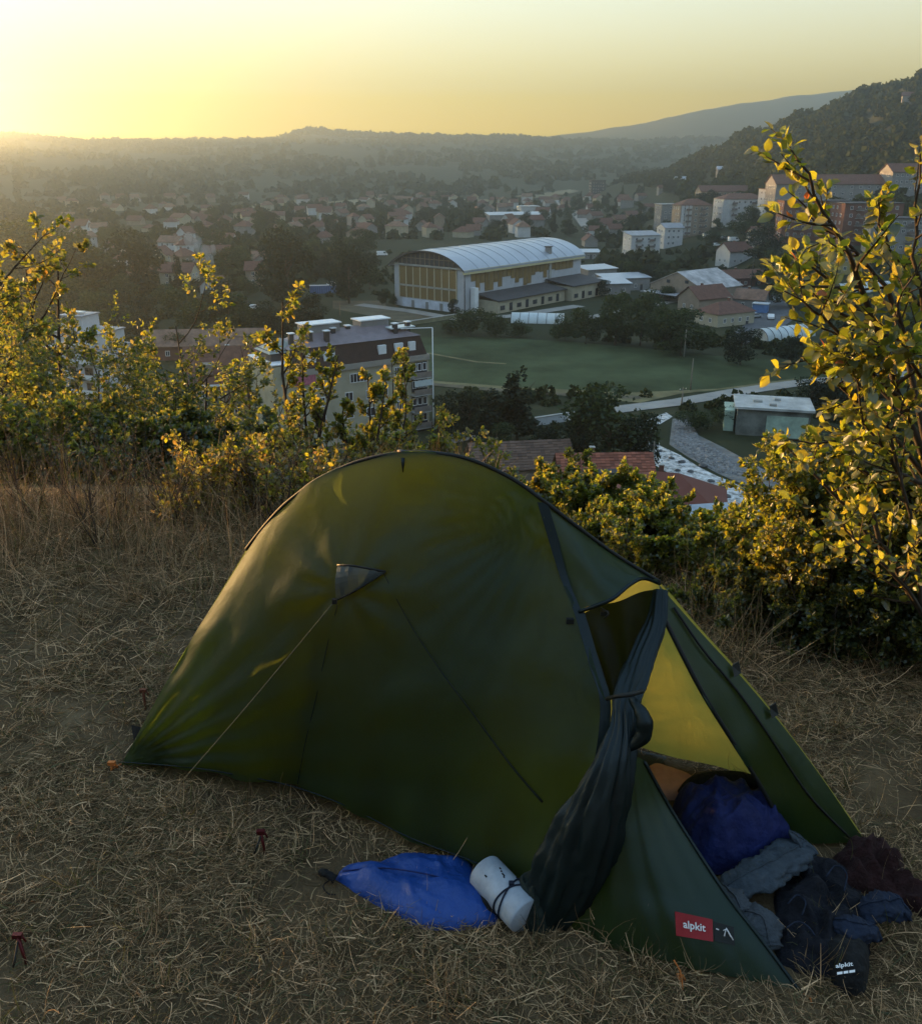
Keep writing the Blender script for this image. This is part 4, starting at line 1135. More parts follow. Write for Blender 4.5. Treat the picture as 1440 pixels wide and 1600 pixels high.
# trees of the town
cnt = 0; tries = 0
keys = ['round', 'dark', 'dark', 'pale', 'round', 'tall', 'bush']
desc = {'round': 'mid green round tree', 'dark': 'dark green round tree', 'pale': 'pale green tree', 'tall': 'slim dark poplar', 'bush': 'green garden bush'}
while cnt < 295 and tries < 8000:
    tries += 1
    px = rnd.uniform(-40, 1220)
    py = 300 + (rnd.random() ** 1.25) * (240 if px < 400 else 150 if px < 600 else 70)
    if 590 < px < 930 and py > 372: continue
    if px > 920 and (py > 470 or rnd.random() < 0.5): continue
    g = on_ground(px, py)
    if not free(g.x, g.y, 2.5): continue
    KEEP_OUT.append((g.x, g.y, 1.0))
    k = rnd.choice(keys); H = rnd.uniform(6, 13) * (0.5 if k == 'bush' else 1); W = H * (rnd.uniform(.3, .4) if k == 'tall' else rnd.uniform(.8, 1.25))
    o = tree(g, H, W, k, f'{desc[k]} among the houses {zone(px)}', group='trees among the houses of the town', cat='bush' if k == 'bush' else 'tree')
    SCAT.append((o, ('tall ' if H > 10.5 and k != 'tall' else 'small ' if H < 7.5 and k != 'bush' else '') + desc[k])); cnt += 1

# each scattered thing is told apart by its look and the landmark it stands next to
LANDMARKS = [(660, 420, 'the sports hall'), (800, 340, 'the long pale factory shed'), (330, 415, 'the garden smoke'), (455, 400, 'the broad dark tree'), (546, 420, 'the tall dark tree'),
             (935, 285, 'the dark slab tower'), (597, 398, 'the white van'), (510, 452, 'the blue container'), (320, 535, 'the worn brown shed'), (140, 530, 'the white stepped flats'),
             (120, 400, 'the huge wooded crowns'), (990, 380, 'the low white flats'), (890, 345, 'the pale side street'), (700, 318, 'the pale meadow'), (560, 312, 'the pale stubble field'),
             (420, 320, 'the upper stubble field'), (1062, 287, 'the foot of the spur'), (1090, 350, 'the tan tower'), (1400, 200, 'the bare hilltop'), (250, 330, 'the sunlit haze')]
def landmark(o):
    x, y = to_px(o.location + Vector((0, 0, 3)))
    d, lx, ly, nm = min(((x - a) ** 2 + 2.5 * (y - b) ** 2, a, b, n_) for a, b, n_ in LANDMARKS)
    dx, dy = x - lx, (y - ly) * 1.8
    return d, nm, ('on its right' if dx > 0 else 'on its left') if abs(dx) > abs(dy) else ('behind it' if dy < 0 else 'before it')
bins = {}
for o, lab in SCAT:
    d, nm, side = landmark(o); bins.setdefault((lab, nm, side), []).append((d, o.name, o))
for (lab, nm, side), L_ in bins.items():
    L_.sort(key=lambda q: q[:2])
    for k, (_, _, o) in enumerate(L_):
        o['label'] = f'{lab} close to {nm}, {side}' if len(L_) == 1 else f'{lab} {ORD[k]} to {nm}, {side}'

# ------------------------------------------------------------------ woods on the hills, each one mass of crowns
def forest(name, centres, sizes, mat, leaves, leaf):
    Vs, Fs = [], []
    n0 = 0
    for c, s in zip(centres, sizes):
        n = leaves
        d = rng.normal(size=(n, 3)); d /= np.linalg.norm(d, axis=1, keepdims=True); d[:, 2] = np.abs(d[:, 2])
        P = np.array(c) + d * np.array([s * .55, s * .55, s * .8]) * rng.uniform(.7, 1.05, (n, 1))
        V, F = leaf_quads(P, s * leaf * rng.uniform(.7, 1.3, n), .9, 0, rng, normal=d)
        Vs.append(V); Fs.append(F + n0); n0 += len(V)
    tag(link_mesh(name, fast_mesh(name, np.concatenate(Vs), np.concatenate(Fs), mat)), kind='stuff')
cs, ss = [], []
while len(cs) < 3600:                                           # the wooded hill on the right
    a = math.atan(rnd.uniform(0.13, 0.62)); r = rnd.uniform(430, 1150)
    x, y = r * math.sin(a), r * math.cos(a); z = height(x, y)
    if z < -26 + (r - 500) * 0.01 or not free(x, y, 4): continue
    t = x / y
    if t > 0.42 and z > 38 and smooth_noise(x, y, 30, 8.0) > -0.05: continue  # the bare hilltop
    cs.append((x, y, z)); ss.append(rnd.uniform(4.5, 9))
forest('hill_woods', cs, ss, leafy('hill_leaf', (0.040, 0.050, 0.018), (0.06, 0.08, 0.015), 0.2, 0.5, 0.03, gloss=0.0), 42, 0.42)
cs, ss = [], []
while len(cs) < 5200:                                           # the far range
    a = R(rnd.uniform(-34, 30)); r = rnd.choice((rnd.uniform(1250, 2650), rnd.uniform(2450, 2640)))
    x, y = r * math.sin(a), r * math.cos(a)
    if smooth_noise(x, y, 180, 2.0) < -0.12 and r < 2450: continue
    cs.append((x, y, height(x, y) - 1)); ss.append(rnd.uniform(7, 15))
forest('range_woods', cs, ss, leafy('range_leaf', (0.046, 0.052, 0.028), (0.05, 0.07, 0.015), 0.2, 0.4, 0.02, gloss=0.0), 16, 0.8)
cs, ss = [], []
tries = 0
while len(cs) < 3000 and tries < 60000:
    tries += 1                                           # the plain beyond the town
    a = math.atan(rnd.uniform(-1.1, 0.28)); r = rnd.uniform(340, 1350)
    x, y = r * math.sin(a), r * math.cos(a)
    if r < 1050 and not free(x, y, 3.5): continue
    ppx, ppy = to_px((x, y, height(x, y)))
    if 850 < ppx < 935 and 300 < ppy < 375 or 555 < ppx < 925 and ppy > 375: continue
    if smooth_noise(x, y, 120, 6.0) < (0.05 if r > 1000 else -0.25): continue
    cs.append((x, y, height(x, y) - .5)); ss.append(rnd.uniform(4, 9))
forest('plain_woods', cs, ss, MATS['range_leaf'], 26, 0.55)
cs, ss = [], []
field_poly = [at_height(x, y, VALLEY) for x, y in ((640, 522), (900, 530), (1110, 552), (1260, 562), (1320, 590), (1120, 616), (800, 616), (640, 605))]
river_poly = [at_height(x, y, VALLEY) for x, y in ((985, 655), (1045, 640), (1092, 650), (1140, 695), (1205, 735), (1265, 795), (1185, 800), (1120, 800), (1000, 710))]
road_px = [(690, 690), (830, 660), (960, 641), (1060, 629), (1150, 613), (1240, 600), (1330, 591), (1440, 583)]
road_p = [at_height(x, y, VALLEY) for x, y in road_px]
def near_road(x, y, w):
    for i in range(len(road_p) - 1):
        a, c = road_p[i], road_p[i + 1]; dx, dy = c.x - a.x, c.y - a.y
        t = max(0, min(1, ((x - a.x) * dx + (y - a.y) * dy) / (dx * dx + dy * dy)))
        if (a.x + t * dx - x) ** 2 + (a.y + t * dy - y) ** 2 < w * w: return True
    return False
def fpoly(p): return [(q.x, q.y) for q in p]
field_poly, river_poly = fpoly(field_poly), fpoly(river_poly)
tries = 0
while len(cs) < 3200 and tries < 60000:
    tries += 1
    a = math.atan(rnd.uniform(-0.62, 0.62)); r = rnd.uniform(70, 470)
    x, y = r * math.sin(a), r * math.cos(a)
    if smooth_noise(x, y, 25, 3.0) < -0.15 or not free(x, y, 1.5): continue
    if inside(x, y, field_poly) or inside(x, y, river_poly) or near_road(x, y, 4.5): continue
    px, py = to_px((x, y, height(x, y)))
    if 500 < px < 910 and 465 < py < 522 or 1140 < px < 1240 and 440 < py < 540: continue
    cs.append((x, y, height(x, y) - .3)); ss.append(rnd.uniform(1.0, 3.6))
forest('scrub', cs, ss, leafy('scrub_leaf', (0.040, 0.050, 0.022), (0.06, 0.08, 0.02), 0.2, 0.55, 0.05, gloss=0.0), 60, 0.34)
# pale stubble fields at the foot of the range
stub = paint('stubble', (0.26, 0.23, 0.15), 0.95, 0.25, 0.02, spec=0.05)
for nm, pts in (('stubble_field', [(500, 318), (620, 306), (640, 309), (560, 322)]), ('stubble_field', [(800, 308), (890, 297), (905, 300), (830, 312)]), ('meadow', [(640, 316), (760, 318), (770, 313), (660, 311)]), ('stubble_field', [(380, 322), (470, 314), (480, 318), (400, 328)])):
    P = [on_ground(*p) for p in pts]
    V = []; n = 12
    for i in range(n + 1):
        a0 = P[0].lerp(P[1], i / n); a1 = P[3].lerp(P[2], i / n)
        for k in range(5):
            q = a0.lerp(a1, k / 4); V.append((q.x, q.y, height(q.x, q.y) + 1.2))
    F = [(i*5+k, i*5+k+1, i*5+k+6, i*5+k+5) for i in range(n) for k in range(4)]
    tag(link_mesh(nm, fast_mesh(nm, V, F, stub)), kind='structure')
# ------------------------------------------------------------------ plants of the slope and round the camp
twig_bark = paint('twig_bark', (0.055, 0.042, 0.03), 0.9, 0.3, 8.0)
class Grower:
    """branches as tubes, leaf points along the twigs."""
    def __init__(s, seed): s.r = random.Random(seed); s.b = MB(); s.P = []; s.D = []
    def branch(s, p, d, L, rad, level, up=0.15, wob=0.22, leaves=14, kids=6, kid_len=0.5, spread=0.9, leaf_from=0.25):
        r = s.r; n = max(4, int(6 if level else 5)); pts = [Vector(p)]; d = Vector(d).normalized()
        for i in range(n):
            d = (d + Vector((r.gauss(0, wob), r.gauss(0, wob), r.gauss(0, wob) + up)) * 0.45).normalized()
            pts.append(pts[-1] + d * L / n)
        s.limb(pts, rad, level, up, wob, leaves, kids, kid_len, spread, leaf_from)
    def limb(s, pts, rad, level, up=0.15, wob=0.22, leaves=14, kids=6, kid_len=0.5, spread=0.9, leaf_from=0.25, L=None):
        r = s.r; n = len(pts) - 1
        L = L or sum((pts[i + 1] - pts[i]).length for i in range(n))
        s.b.tube(pts, [rad * (1 - 0.85 * i / n) + 0.0006 for i in range(n + 1)], twig_bark, 5 if rad > 0.006 else 3, cap=False)
        def at(t):
            q = t * n; i = min(int(q), n - 1); return pts[i].lerp(pts[i + 1], q - i), (pts[i + 1] - pts[i]).normalized()
        if level > 0:
            for k in range(kids):
                t = 0.18 + 0.8 * (k + r.random()) / kids; q, dd = at(t)
                side = Vector((r.gauss(0, 1), r.gauss(0, 1), r.gauss(0, .7))); side -= dd * side.dot(dd)
                if side.length < 1e-3: continue
                side.normalize()
                s.branch(q, dd * 0.75 + side * spread, L * kid_len * (1.15 - 0.6 * t) * r.uniform(.7, 1.2), rad * (1 - .7 * t) * .6, level - 1, up, wob, leaves, max(2, int(kids * .75)), kid_len, spread, leaf_from)
        if level <= 1:
            for k in range(leaves):
                t = leaf_from + (1 - leaf_from) * (k + r.random()) / leaves; q, dd = at(min(t, .999))
                s.P.append((q.x, q.y, q.z)); s.D.append((dd.x, dd.y, dd.z))
def leaf_mesh_at(name, P, D, size, mat, seed, aspect=0.62, off=0.6, sun=0.0):
    r = np.random.default_rng(seed); P = np.array(P); D = np.array(D); n = len(P)
    sz = size * r.uniform(.6, 1.25, n)
    a = D * 0.7 + r.normal(size=(n, 3)) * 0.75; a[:, 2] -= 0.15; a /= np.linalg.norm(a, axis=1, keepdims=True)
    c = r.normal(size=(n, 3)); c[:, 2] *= .5; c -= a * (a * c).sum(1, keepdims=True); c /= np.linalg.norm(c, axis=1, keepdims=True) + 1e-9
    nn = np.cross(a, c); s = sz[:, None]; w = s * aspect * .5
    P = P + a * s * off
    # a folded, pointed leaf: two quads sharing the midrib
    V = np.empty((n, 6, 3))
    V[:, 0] = P - a * s * .5; V[:, 3] = P + a * s * .5
    V[:, 1] = P - a * s * .12 + c * w + nn * s * .12; V[:, 2] = P + a * s * .22 + c * w * .8 + nn * s * .10
    V[:, 5] = P - a * s * .12 - c * w + nn * s * .12; V[:, 4] = P + a * s * .22 - c * w * .8 + nn * s * .10
    F = np.array([(0, 1, 2, 3), (0, 3, 4, 5)])
    return fast_mesh(name, V.reshape(-1, 3), (F[None] + 6 * np.arange(n)[:, None, None]).reshape(-1, 4), mat)
OLIVE = leafy('leaf_olive', (0.060, 0.072, 0.018), (0.34, 0.32, 0.03), 0.55, 0.45, 0.035)
GOLD = leafy('leaf_gold', (0.10, 0.085, 0.025), (0.34, 0.27, 0.04), 0.5, 0.45, 0.04)
GREEN = leafy('leaf_green', (0.062, 0.085, 0.022), (0.30, 0.34, 0.03), 0.55, 0.4, 0.03)
DEEP = leafy('leaf_deep', (0.038, 0.055, 0.018), (0.16, 0.19, 0.02), 0.42, 0.45, 0.03)
YELLOW = leafy('leaf_yellow', (0.14, 0.15, 0.02), (0.50, 0.50, 0.03), 0.55, 0.3, 0.03)
RUST = leafy('leaf_rust', (0.22, 0.07, 0.02), (0.55, 0.17, 0.03), 0.5, 0.3, 0.03)

def woody(name, cat, px, top, Y, label, stems, level, width, leaf, size, leaves=12, kids=6, seed=1, lean=(0, 0), group=None, base_z=None, rad=0.02, kid_len=0.5, spread=0.9, up=.2, mats=None, aspect=.62, grow=1.0):
    """a shrub or small tree whose foot stands on the slope at depth Y, its top at the height of the pixel row `top`."""
    q = at_depth(px, top, Y); x = q.x; z0 = height(x, Y) if base_z is None else base_z
    H = q.z - z0
    g = Grower(seed); r = g.r
    for i in range(stems):
        a = r.uniform(0, 6.28); sp = width * r.uniform(.1, .5)
        d = Vector((math.cos(a) * sp + lean[0], math.sin(a) * sp + lean[1], H))
        g.branch((math.cos(a) * width * .07, math.sin(a) * width * .07, -0.1), d, d.length * r.uniform(.8, 1.12) * (grow if level < 3 else 1.0), rad * r.uniform(.7, 1.2), level, up, .2, leaves, kids, kid_len, spread)
    root = empty(name, (x, Y, z0)); tag(root, label, cat, group)
    br = g.b.build('trunk' if stems <= 2 else 'branches', root)
    br.name = 'trunk' if stems <= 2 else 'stems'; br['kind'] = 'stuff' if stems > 2 else 'thing'
    if stems <= 2: del br['kind']
    fm = leaf_mesh_at('foliage', g.P, g.D, size, leaf, seed, aspect)
    if mats:
        for m_ in mats: fm.materials.append(m_)
        k = np.random.default_rng(seed + 1).choice(len(mats) + 1, size=len(g.P), p=[.6] + [.4 / len(mats)] * len(mats))
        fm.polygons.foreach_set('material_index', np.repeat(k, 2).astype(np.int32))
    o = link_mesh('foliage', fm, root); o['kind'] = 'stuff'
    return root

# the golden bush and the sapling behind the tent
woody('golden_bush', 'bush', 372, 640, 5.1, 'golden brown leaved bush between the dry grass and the tent', 10, 2, 1.1, GOLD, 0.032, 9, 6, 3, mats=[OLIVE, YELLOW], rad=.010, spread=.8, grow=.72)
woody('golden_bush', 'bush', 460, 690, 4.7, 'low golden bush touching the arched edge of the tent', 7, 2, 0.7, GOLD, 0.032, 9, 6, 8, mats=[OLIVE, YELLOW], rad=.010, grow=.8)
woody('golden_bush', 'bush', 300, 740, 4.9, 'twiggy golden brown bush at the edge of the dry grass', 7, 2, 0.7, GOLD, 0.030, 6, 6, 9, mats=[OLIVE], rad=.010)
woody('sapling', 'sapling', 462, 468, 7.2, 'tall narrow olive sapling rising before the mansard block', 3, 2, 0.6, OLIVE, 0.044, 7, 11, 4, mats=[GREEN, YELLOW], rad=.022, kid_len=.22, spread=1.0, up=.22, grow=.95)
woody('sapling', 'sapling', 560, 585, 7.0, 'olive sapling with two crowns behind the top of the tent', 3, 2, .7, OLIVE, 0.042, 10, 9, 14, mats=[GREEN, YELLOW], rad=.02, kid_len=.2, up=.25)
woody('sapling', 'sapling', 607, 560, 7.8, 'slender olive sapling in front of the cream facade', 3, 2, .6, OLIVE, 0.042, 10, 10, 15, mats=[GREEN], rad=.02, kid_len=.22, up=.28)
woody('bush', 'bush', 520, 665, 6.6, 'olive bush filling the gap behind the golden leaves', 6, 2, 1.2, OLIVE, 0.038, 12, 7, 16, mats=[GREEN, GOLD], rad=.02, grow=.72)
woody('bush', 'bush', 690, 645, 7.4, 'rounded olive bush just over the top of the tent', 7, 2, 1.5, OLIVE, 0.040, 12, 7, 17, mats=[GREEN], rad=.018, grow=.75)
woody('bush', 'bush', 630, 680, 7.0, 'leafy olive bush right behind the peak of the tent', 6, 2, 1.2, GREEN, 0.038, 12, 7, 18, mats=[OLIVE, YELLOW], rad=.018, grow=.7)
woody('bush', 'bush', 390, 655, 7.6, 'dark olive bush behind the golden brown bush', 7, 2, 1.6, DEEP, 0.05, 13, 7, 19, mats=[OLIVE], rad=.02, grow=.7)
# trees and brush on the left flank
woody('tree', 'tree', 5, 420, 12.5, 'broad sunlit tree at the left edge of the slope', 3, 3, 1.8, OLIVE, 0.085, 10, 7, 21, mats=[GREEN, GOLD], rad=.08, kid_len=.38, spread=1.0, up=.2)
woody('tree', 'tree', -60, 440, 11.0, 'sunlit tree cut by the left edge', 2, 3, 2.6, OLIVE, 0.085, 10, 7, 22, mats=[GREEN], rad=.08, kid_len=.5, up=.12)
woody('umbrella_tree', 'tree', 262, 540, 15.0, 'flat crowned green tree standing before the brown roofed block', 2, 3, 1.7, GREEN, 0.075, 12, 8, 23, mats=[OLIVE], rad=.07, kid_len=.45, spread=1.15, up=.05)
woody('tree', 'tree', 120, 590, 11.0, 'mid green tree below the white stepped building', 3, 3, 2.6, GREEN, 0.07, 10, 7, 24, mats=[OLIVE], rad=.06, kid_len=.5, up=.12)
woody('tree', 'tree', 318, 615, 12.5, 'low green tree behind the golden bush, left of the cream gable', 3, 3, 2.2, DEEP, 0.07, 9, 7, 25, mats=[OLIVE], rad=.06, up=.1)
for i, (px, top, Y, lab) in enumerate(((30, 640, 8.4, 'dark green thicket at the left edge above the dry grass'), (110, 660, 7.8, 'dark thicket of tangled stems beside the left edge'), (190, 650, 7.6, 'dense thicket below the umbrella tree'), (260, 665, 7.0, 'thicket between the umbrella tree and the golden bush'), (-60, 600, 8.0, 'thicket reaching out of the left edge'), (200, 600, 10.0, 'paler thicket behind the dense one'), (60, 575, 10.4, 'tall thicket under the broad sunlit tree'), (330, 680, 6.6, 'thicket behind the twiggy golden bush'))):
    woody('thicket', 'thicket', px, top, Y, lab, 9, 2, 1.7, DEEP if i % 2 else GREEN, 0.046, 17, 9, 30 + i, mats=[OLIVE], rad=.014, kid_len=.45)
# behind the right flank of the tent
for i, (px, top, Y, lab, mt) in enumerate(((900, 775, 7.0, 'yellow green sapling behind the right shoulder of the tent', GREEN), (955, 750, 7.6, 'leafy sapling in front of the red riverside roof', GREEN), (1010, 800, 6.6, 'light green bush above the tent hood', GREEN), (1065, 850, 6.2, 'bush with dry stalks beside the tent door', OLIVE), (850, 770, 8.2, 'dark sapling below the dull brown shed', DEEP), (1110, 830, 6.6, 'green bush before the river bend', GREEN), (1010, 870, 5.6, 'low bush just over the tent hood', OLIVE), (790, 720, 9.0, 'sapling peeping over the tent beside the dull brown shed', DEEP))):
    woody('sapling' if i < 2 else 'bush', 'sapling' if i < 2 else 'bush', px, top, Y, lab, 7, 2, 1.3, mt, 0.045, 12, 8, 50 + i, mats=[OLIVE, YELLOW] if mt is GREEN else [GREEN], rad=.016, kid_len=.38, grow=.82)
# the dense bushes on the right, foot in the dry grass
for i, (px, top, Y, lab, mt, sz) in enumerate((
    (1090, 880, 3.95, 'light green bush with stalks right behind the tent door', GREEN, 0.0246),
    (1150, 855, 3.85, 'green bush next to the tent edge, second from the door', GREEN, 0.0246),
    (1215, 800, 3.85, 'dense dark green bush right of the tent', GREEN, 0.0279),
    (1290, 720, 3.75, 'big bush under the leaning branches', GREEN, 0.0279),
    (1380, 725, 3.65, 'bush at the right edge below the yellow leaves', DEEP, 0.0295),
    (1460, 650, 3.6, 'bush cut by the right edge', GREEN, 0.0295),
    (1240, 880, 3.5, 'low dark bush at the border of the cut grass', DEEP, 0.0230),
    (1330, 890, 3.4, 'low dark bush with dry stalks by the right edge', DEEP, 0.0230),
    (1165, 900, 3.6, 'low green bush in the grass just off the tent edge', DEEP, 0.0230),
    (1430, 880, 3.3, 'low shadowed bush in the corner of the clearing', DEEP, 0.0230),
    (1050, 815, 4.2, 'small green bush just beyond the tent hood', GREEN, 0.0262),
    (1000, 785, 4.5, 'leafy bush over the shoulder of the tent', GREEN, 0.0279),
    (945, 765, 4.8, 'yellow green bush over the falling arch of the tent', GREEN, 0.0295),
    (890, 745, 5.2, 'bush peeping out where the tent seam meets the arch', OLIVE, 0.0295),
    (1130, 820, 4.3, 'bush in front of the river bend', OLIVE, 0.0262),
    (1300, 740, 4.2, 'tall bush behind the dense dark one', GREEN, 0.0295),
    (1310, 800, 3.6, 'mid height bush in the thick of the right hand scrub', OLIVE, 0.0246),
    (1400, 800, 3.45, 'mid height bush before the yellow leaves', GREEN, 0.0246))):
    woody('bush', 'bush', px, top, Y, lab, 13, 2, .6, mt, sz * .88, 19, 9, 70 + i, mats=[OLIVE, YELLOW] if mt is GREEN else [OLIVE, GREEN], rad=.007, kid_len=.42, grow=1.15 if 10 <= i <= 14 else 1.0)

# the leaning tree at the right: its boughs, with the leaves one can pick out as parts of their own
def leaning_tree():
    base = Vector((2.25, 3.25, height(2.25, 3.25)))
    root = empty('leaning_tree', base); tag(root, 'tree with yellow green leaves leaning in from the right edge', 'tree')
    g = Grower(101)
    def limb(pxs, rad, lv, leaves, kids=7, kid_len=.32):
        pts = [at_depth(x, y, Y) - base for x, y, Y in pxs]
        fine = []
        for i in range(len(pts) - 1):
            for k in range(3): fine.append(pts[i].lerp(pts[i + 1], k / 3) + Vector((g.r.gauss(0, .006), g.r.gauss(0, .006), g.r.gauss(0, .006))))
        fine.append(pts[-1]); g.limb(fine, rad, lv, .1, .25, leaves, kids, kid_len, .9, .2)
    P0 = to_px(base + Vector((0, 0, 0.02)))
    foot = (P0[0], P0[1], 3.25)
    limb([foot, (1500, 900, 3.25), (1455, 760, 3.2), (1415, 640, 3.15), (1372, 520, 3.1), (1325, 400, 3.05), (1290, 330, 3.0), (1245, 250, 2.95)], .019, 1, 15, 18, .17)
    limb([(1455, 760, 3.2), (1420, 560, 3.3), (1385, 450, 3.3), (1330, 385, 3.3), (1262, 335, 3.3)], .014, 1, 14, 12, .2)
    limb([(1500, 900, 3.25), (1470, 640, 3.1), (1440, 480, 3.0), (1425, 360, 3.0), (1437, 240, 3.0)], .013, 1, 14, 13, .2)
    limb([(1415, 640, 3.15), (1350, 560, 3.0), (1290, 500, 2.95), (1225, 455, 2.9)], .010, 1, 15, 10, .3)
    limb([(1455, 760, 3.2), (1380, 660, 3.1), (1310, 600, 3.05), (1255, 560, 3.0)], .011, 1, 16, 12, .3)
    limb([foot, (1440, 960, 3.1), (1380, 860, 3.05), (1310, 780, 3.0), (1230, 700, 2.95)], .014, 1, 13, 12, .15)
    limb([(1380, 860, 3.05), (1350, 740, 3.1), (1300, 690, 3.1), (1215, 690, 3.1)], .009, 1, 13, 10, .14)
    limb([(1372, 520, 3.1), (1330, 470, 3.2), (1270, 415, 3.2), (1235, 425, 3.2)], .008, 1, 13, 9, .26)
    limb([(1440, 480, 3.0), (1400, 420, 3.1), (1370, 350, 3.1), (1375, 310, 3.1)], .008, 1, 12, 9, .3)
    limb([(1470, 640, 3.1), (1420, 560, 2.95), (1400, 480, 2.9), (1440, 400, 2.9)], .008, 1, 14, 11, .35)
    limb([(1440, 960, 3.1), (1420, 800, 3.0), (1390, 680, 2.95), (1420, 600, 2.95)], .009, 1, 14, 11, .3)
    limb([(1440, 960, 3.1), (1400, 900, 2.95), (1340, 850, 2.9), (1290, 790, 2.9)], .008, 1, 14, 11, .35)
    limb([(1455, 760, 3.2), (1400, 740, 3.0), (1350, 660, 2.95), (1330, 560, 2.95)], .009, 1, 15, 12, .32)
    limb([(1470, 640, 3.1), (1450, 560, 2.9), (1380, 540, 2.9), (1300, 560, 2.9)], .008, 1, 15, 12, .32)
    g.b.build('trunk', root)
    P = np.array(g.P); D = np.array(g.D)
    vis = []
    for i, p in enumerate(P):
        x, y = to_px(p + np.array(base)); ok = 1120 < x < 1445 and 230 < y < 1050
        vis.append((0 if ok else 1, np.linalg.norm(p + np.array(base) - np.array((0, 0, CAM_Z))), i))
    vis.sort()
    big = [i for _, _, i in vis[:290]]; rest = [i for _, _, i in vis[290:]]
    # one ovate, gently cupped leaf with a stalk
    def one(mat):
        prof = [(0, .0), (.12, .20), (.32, .33), (.55, .32), (.78, .20), (1, 0)]
        V = [(0, 0, 0)]; 
        V = []
        for t, w in prof: V += [(-w, t, .18 * w + .06 * math.sin(t * 3)), (0, t, .06 * math.sin(t * 3) - .02), (w, t, .18 * w + .06 * math.sin(t * 3))]
        F = []
        for i in range(5): F += [(3*i, 3*i+1, 3*i+4, 3*i+3), (3*i+1, 3*i+2, 3*i+5, 3*i+4)]
        V += [(-.012, -.3, 0), (.012, -.3, 0), (.012, 0.02, 0), (-.012, 0.02, 0)]; n = len(V); F.append((n-4, n-3, n-2, n-1))
        return fast_mesh('leaf', V, F, mat)
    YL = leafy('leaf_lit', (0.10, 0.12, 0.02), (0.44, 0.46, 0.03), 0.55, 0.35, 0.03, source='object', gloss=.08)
    GL = leafy('leaf_fresh', (0.055, 0.075, 0.018), (0.30, 0.33, 0.02), 0.5, 0.35, 0.03, source='object', gloss=.08)
    RL = leafy('leaf_red', (0.25, 0.08, 0.02), (0.60, 0.20, 0.03), 0.5, 0.25, 0.02, source='object', gloss=.08)
    lm = [one(YL), one(GL), one(RL)]
    r = random.Random(7)
    for i in big:
        d = Vector(D[i]); a = (d * .6 + Vector((r.gauss(0, .6), r.gauss(0, .6), r.gauss(-.15, .6)))).normalized()
        k = 0 if r.random() < .48 else (1 if r.random() < .93 else 2)
        o = link_mesh('leaf', lm[k], root, P[i]); s = r.uniform(.030, .052)
        o.rotation_euler = a.to_track_quat('Y', 'Z').to_euler(); o.rotation_euler.rotate_axis('Y', r.uniform(-1.2, 1.2)); o.scale = (s, s, s)
        o.location = Vector(P[i]) + a * s * .3
    fm = leaf_mesh_at('foliage', P[rest], D[rest], 0.042, OLIVE, 5)
    for m_ in (YELLOW, GREEN): fm.materials.append(m_)
    k = np.random.default_rng(3).choice(3, size=len(rest), p=[.45, .3, .25]); fm.polygons.foreach_set('material_index', np.repeat(k, 2).astype(np.int32))
    o = link_mesh('foliage', fm, root); o['kind'] = 'stuff'
leaning_tree()
# ------------------------------------------------------------------ the tent
AXN = Vector((0.366, 0.93, 0)).normalized()          # horizontal direction across the tent, away from the camera
def on_plane(px, py, n):
    u, f, d = ray(px, py); k = n / (AXN.x * u + AXN.y * f)
    return Vector((u * k, f * k, CAM_Z - d * k))
def fabric(name, refl, trans, mix, gloss=0.05, rough=0.35, clear=0.0, weave=True):
    m, nt, ln = new_mat(name)
    out = nt.new('ShaderNodeOutputMaterial'); d = nt.new('ShaderNodeBsdfDiffuse'); t = nt.new('ShaderNodeBsdfTranslucent'); g = nt.new('ShaderNodeBsdfGlossy')
    ln.new(vary(nt, ln, refl, 0.15, 2.5, detail=6), d.inputs['Color']); ln.new(vary(nt, ln, trans, 0.12, 3.0, detail=6), t.inputs['Color'])
    g.inputs['Roughness'].default_value = rough; g.inputs['Color'].default_value = (.75, .85, .95, 1)
    tc = nt.new('ShaderNodeTexCoord')
    n1 = nt.new('ShaderNodeTexNoise'); n1.inputs['Scale'].default_value = 9; n1.inputs['Detail'].default_value = 5; n1.inputs['Distortion'].default_value = 0.6
    mp = nt.new('ShaderNodeMapping'); mp.inputs['Scale'].default_value = (1.0, 1.0, .45); ln.new(tc.outputs['Object'], mp.inputs['Vector']); ln.new(mp.outputs[0], n1.inputs['Vector'])
    bp = nt.new('ShaderNodeBump'); bp.inputs['Strength'].default_value = 0.22; bp.inputs['Distance'].default_value = 0.02; ln.new(n1.outputs['Fac'], bp.inputs['Height'])
    n2 = nt.new('ShaderNodeTexNoise'); n2.inputs['Scale'].default_value = 420; n2.inputs['Detail'].default_value = 2; ln.new(tc.outputs['Object'], n2.inputs['Vector'])
    b2 = nt.new('ShaderNodeBump'); b2.inputs['Strength'].default_value = 0.12; b2.inputs['Distance'].default_value = 0.002; ln.new(n2.outputs['Fac'], b2.inputs['Height']); ln.new(bp.outputs[0], b2.inputs['Normal'])
    for s_ in (d, t, g): ln.new(b2.outputs[0], s_.inputs['Normal'])
    a = nt.new('ShaderNodeMixShader'); a.inputs[0].default_value = mix; ln.new(d.outputs[0], a.inputs[1]); ln.new(t.outputs[0], a.inputs[2])
    c = nt.new('ShaderNodeMixShader'); c.inputs[0].default_value = gloss; ln.new(a.outputs[0], c.inputs[1]); ln.new(g.outputs[0], c.inputs[2])
    sh = c.outputs[0]
    if clear:
        tr = nt.new('ShaderNodeBsdfTransparent'); tr.inputs['Color'].default_value = (*[min(1, q * 2) for q in trans], 1)
        e = nt.new('ShaderNodeMixShader'); e.inputs[0].default_value = clear; ln.new(sh, e.inputs[1]); ln.new(tr.outputs[0], e.inputs[2]); sh = e.outputs[0]
    ln.new(sh, out.inputs['Surface'])
    return m
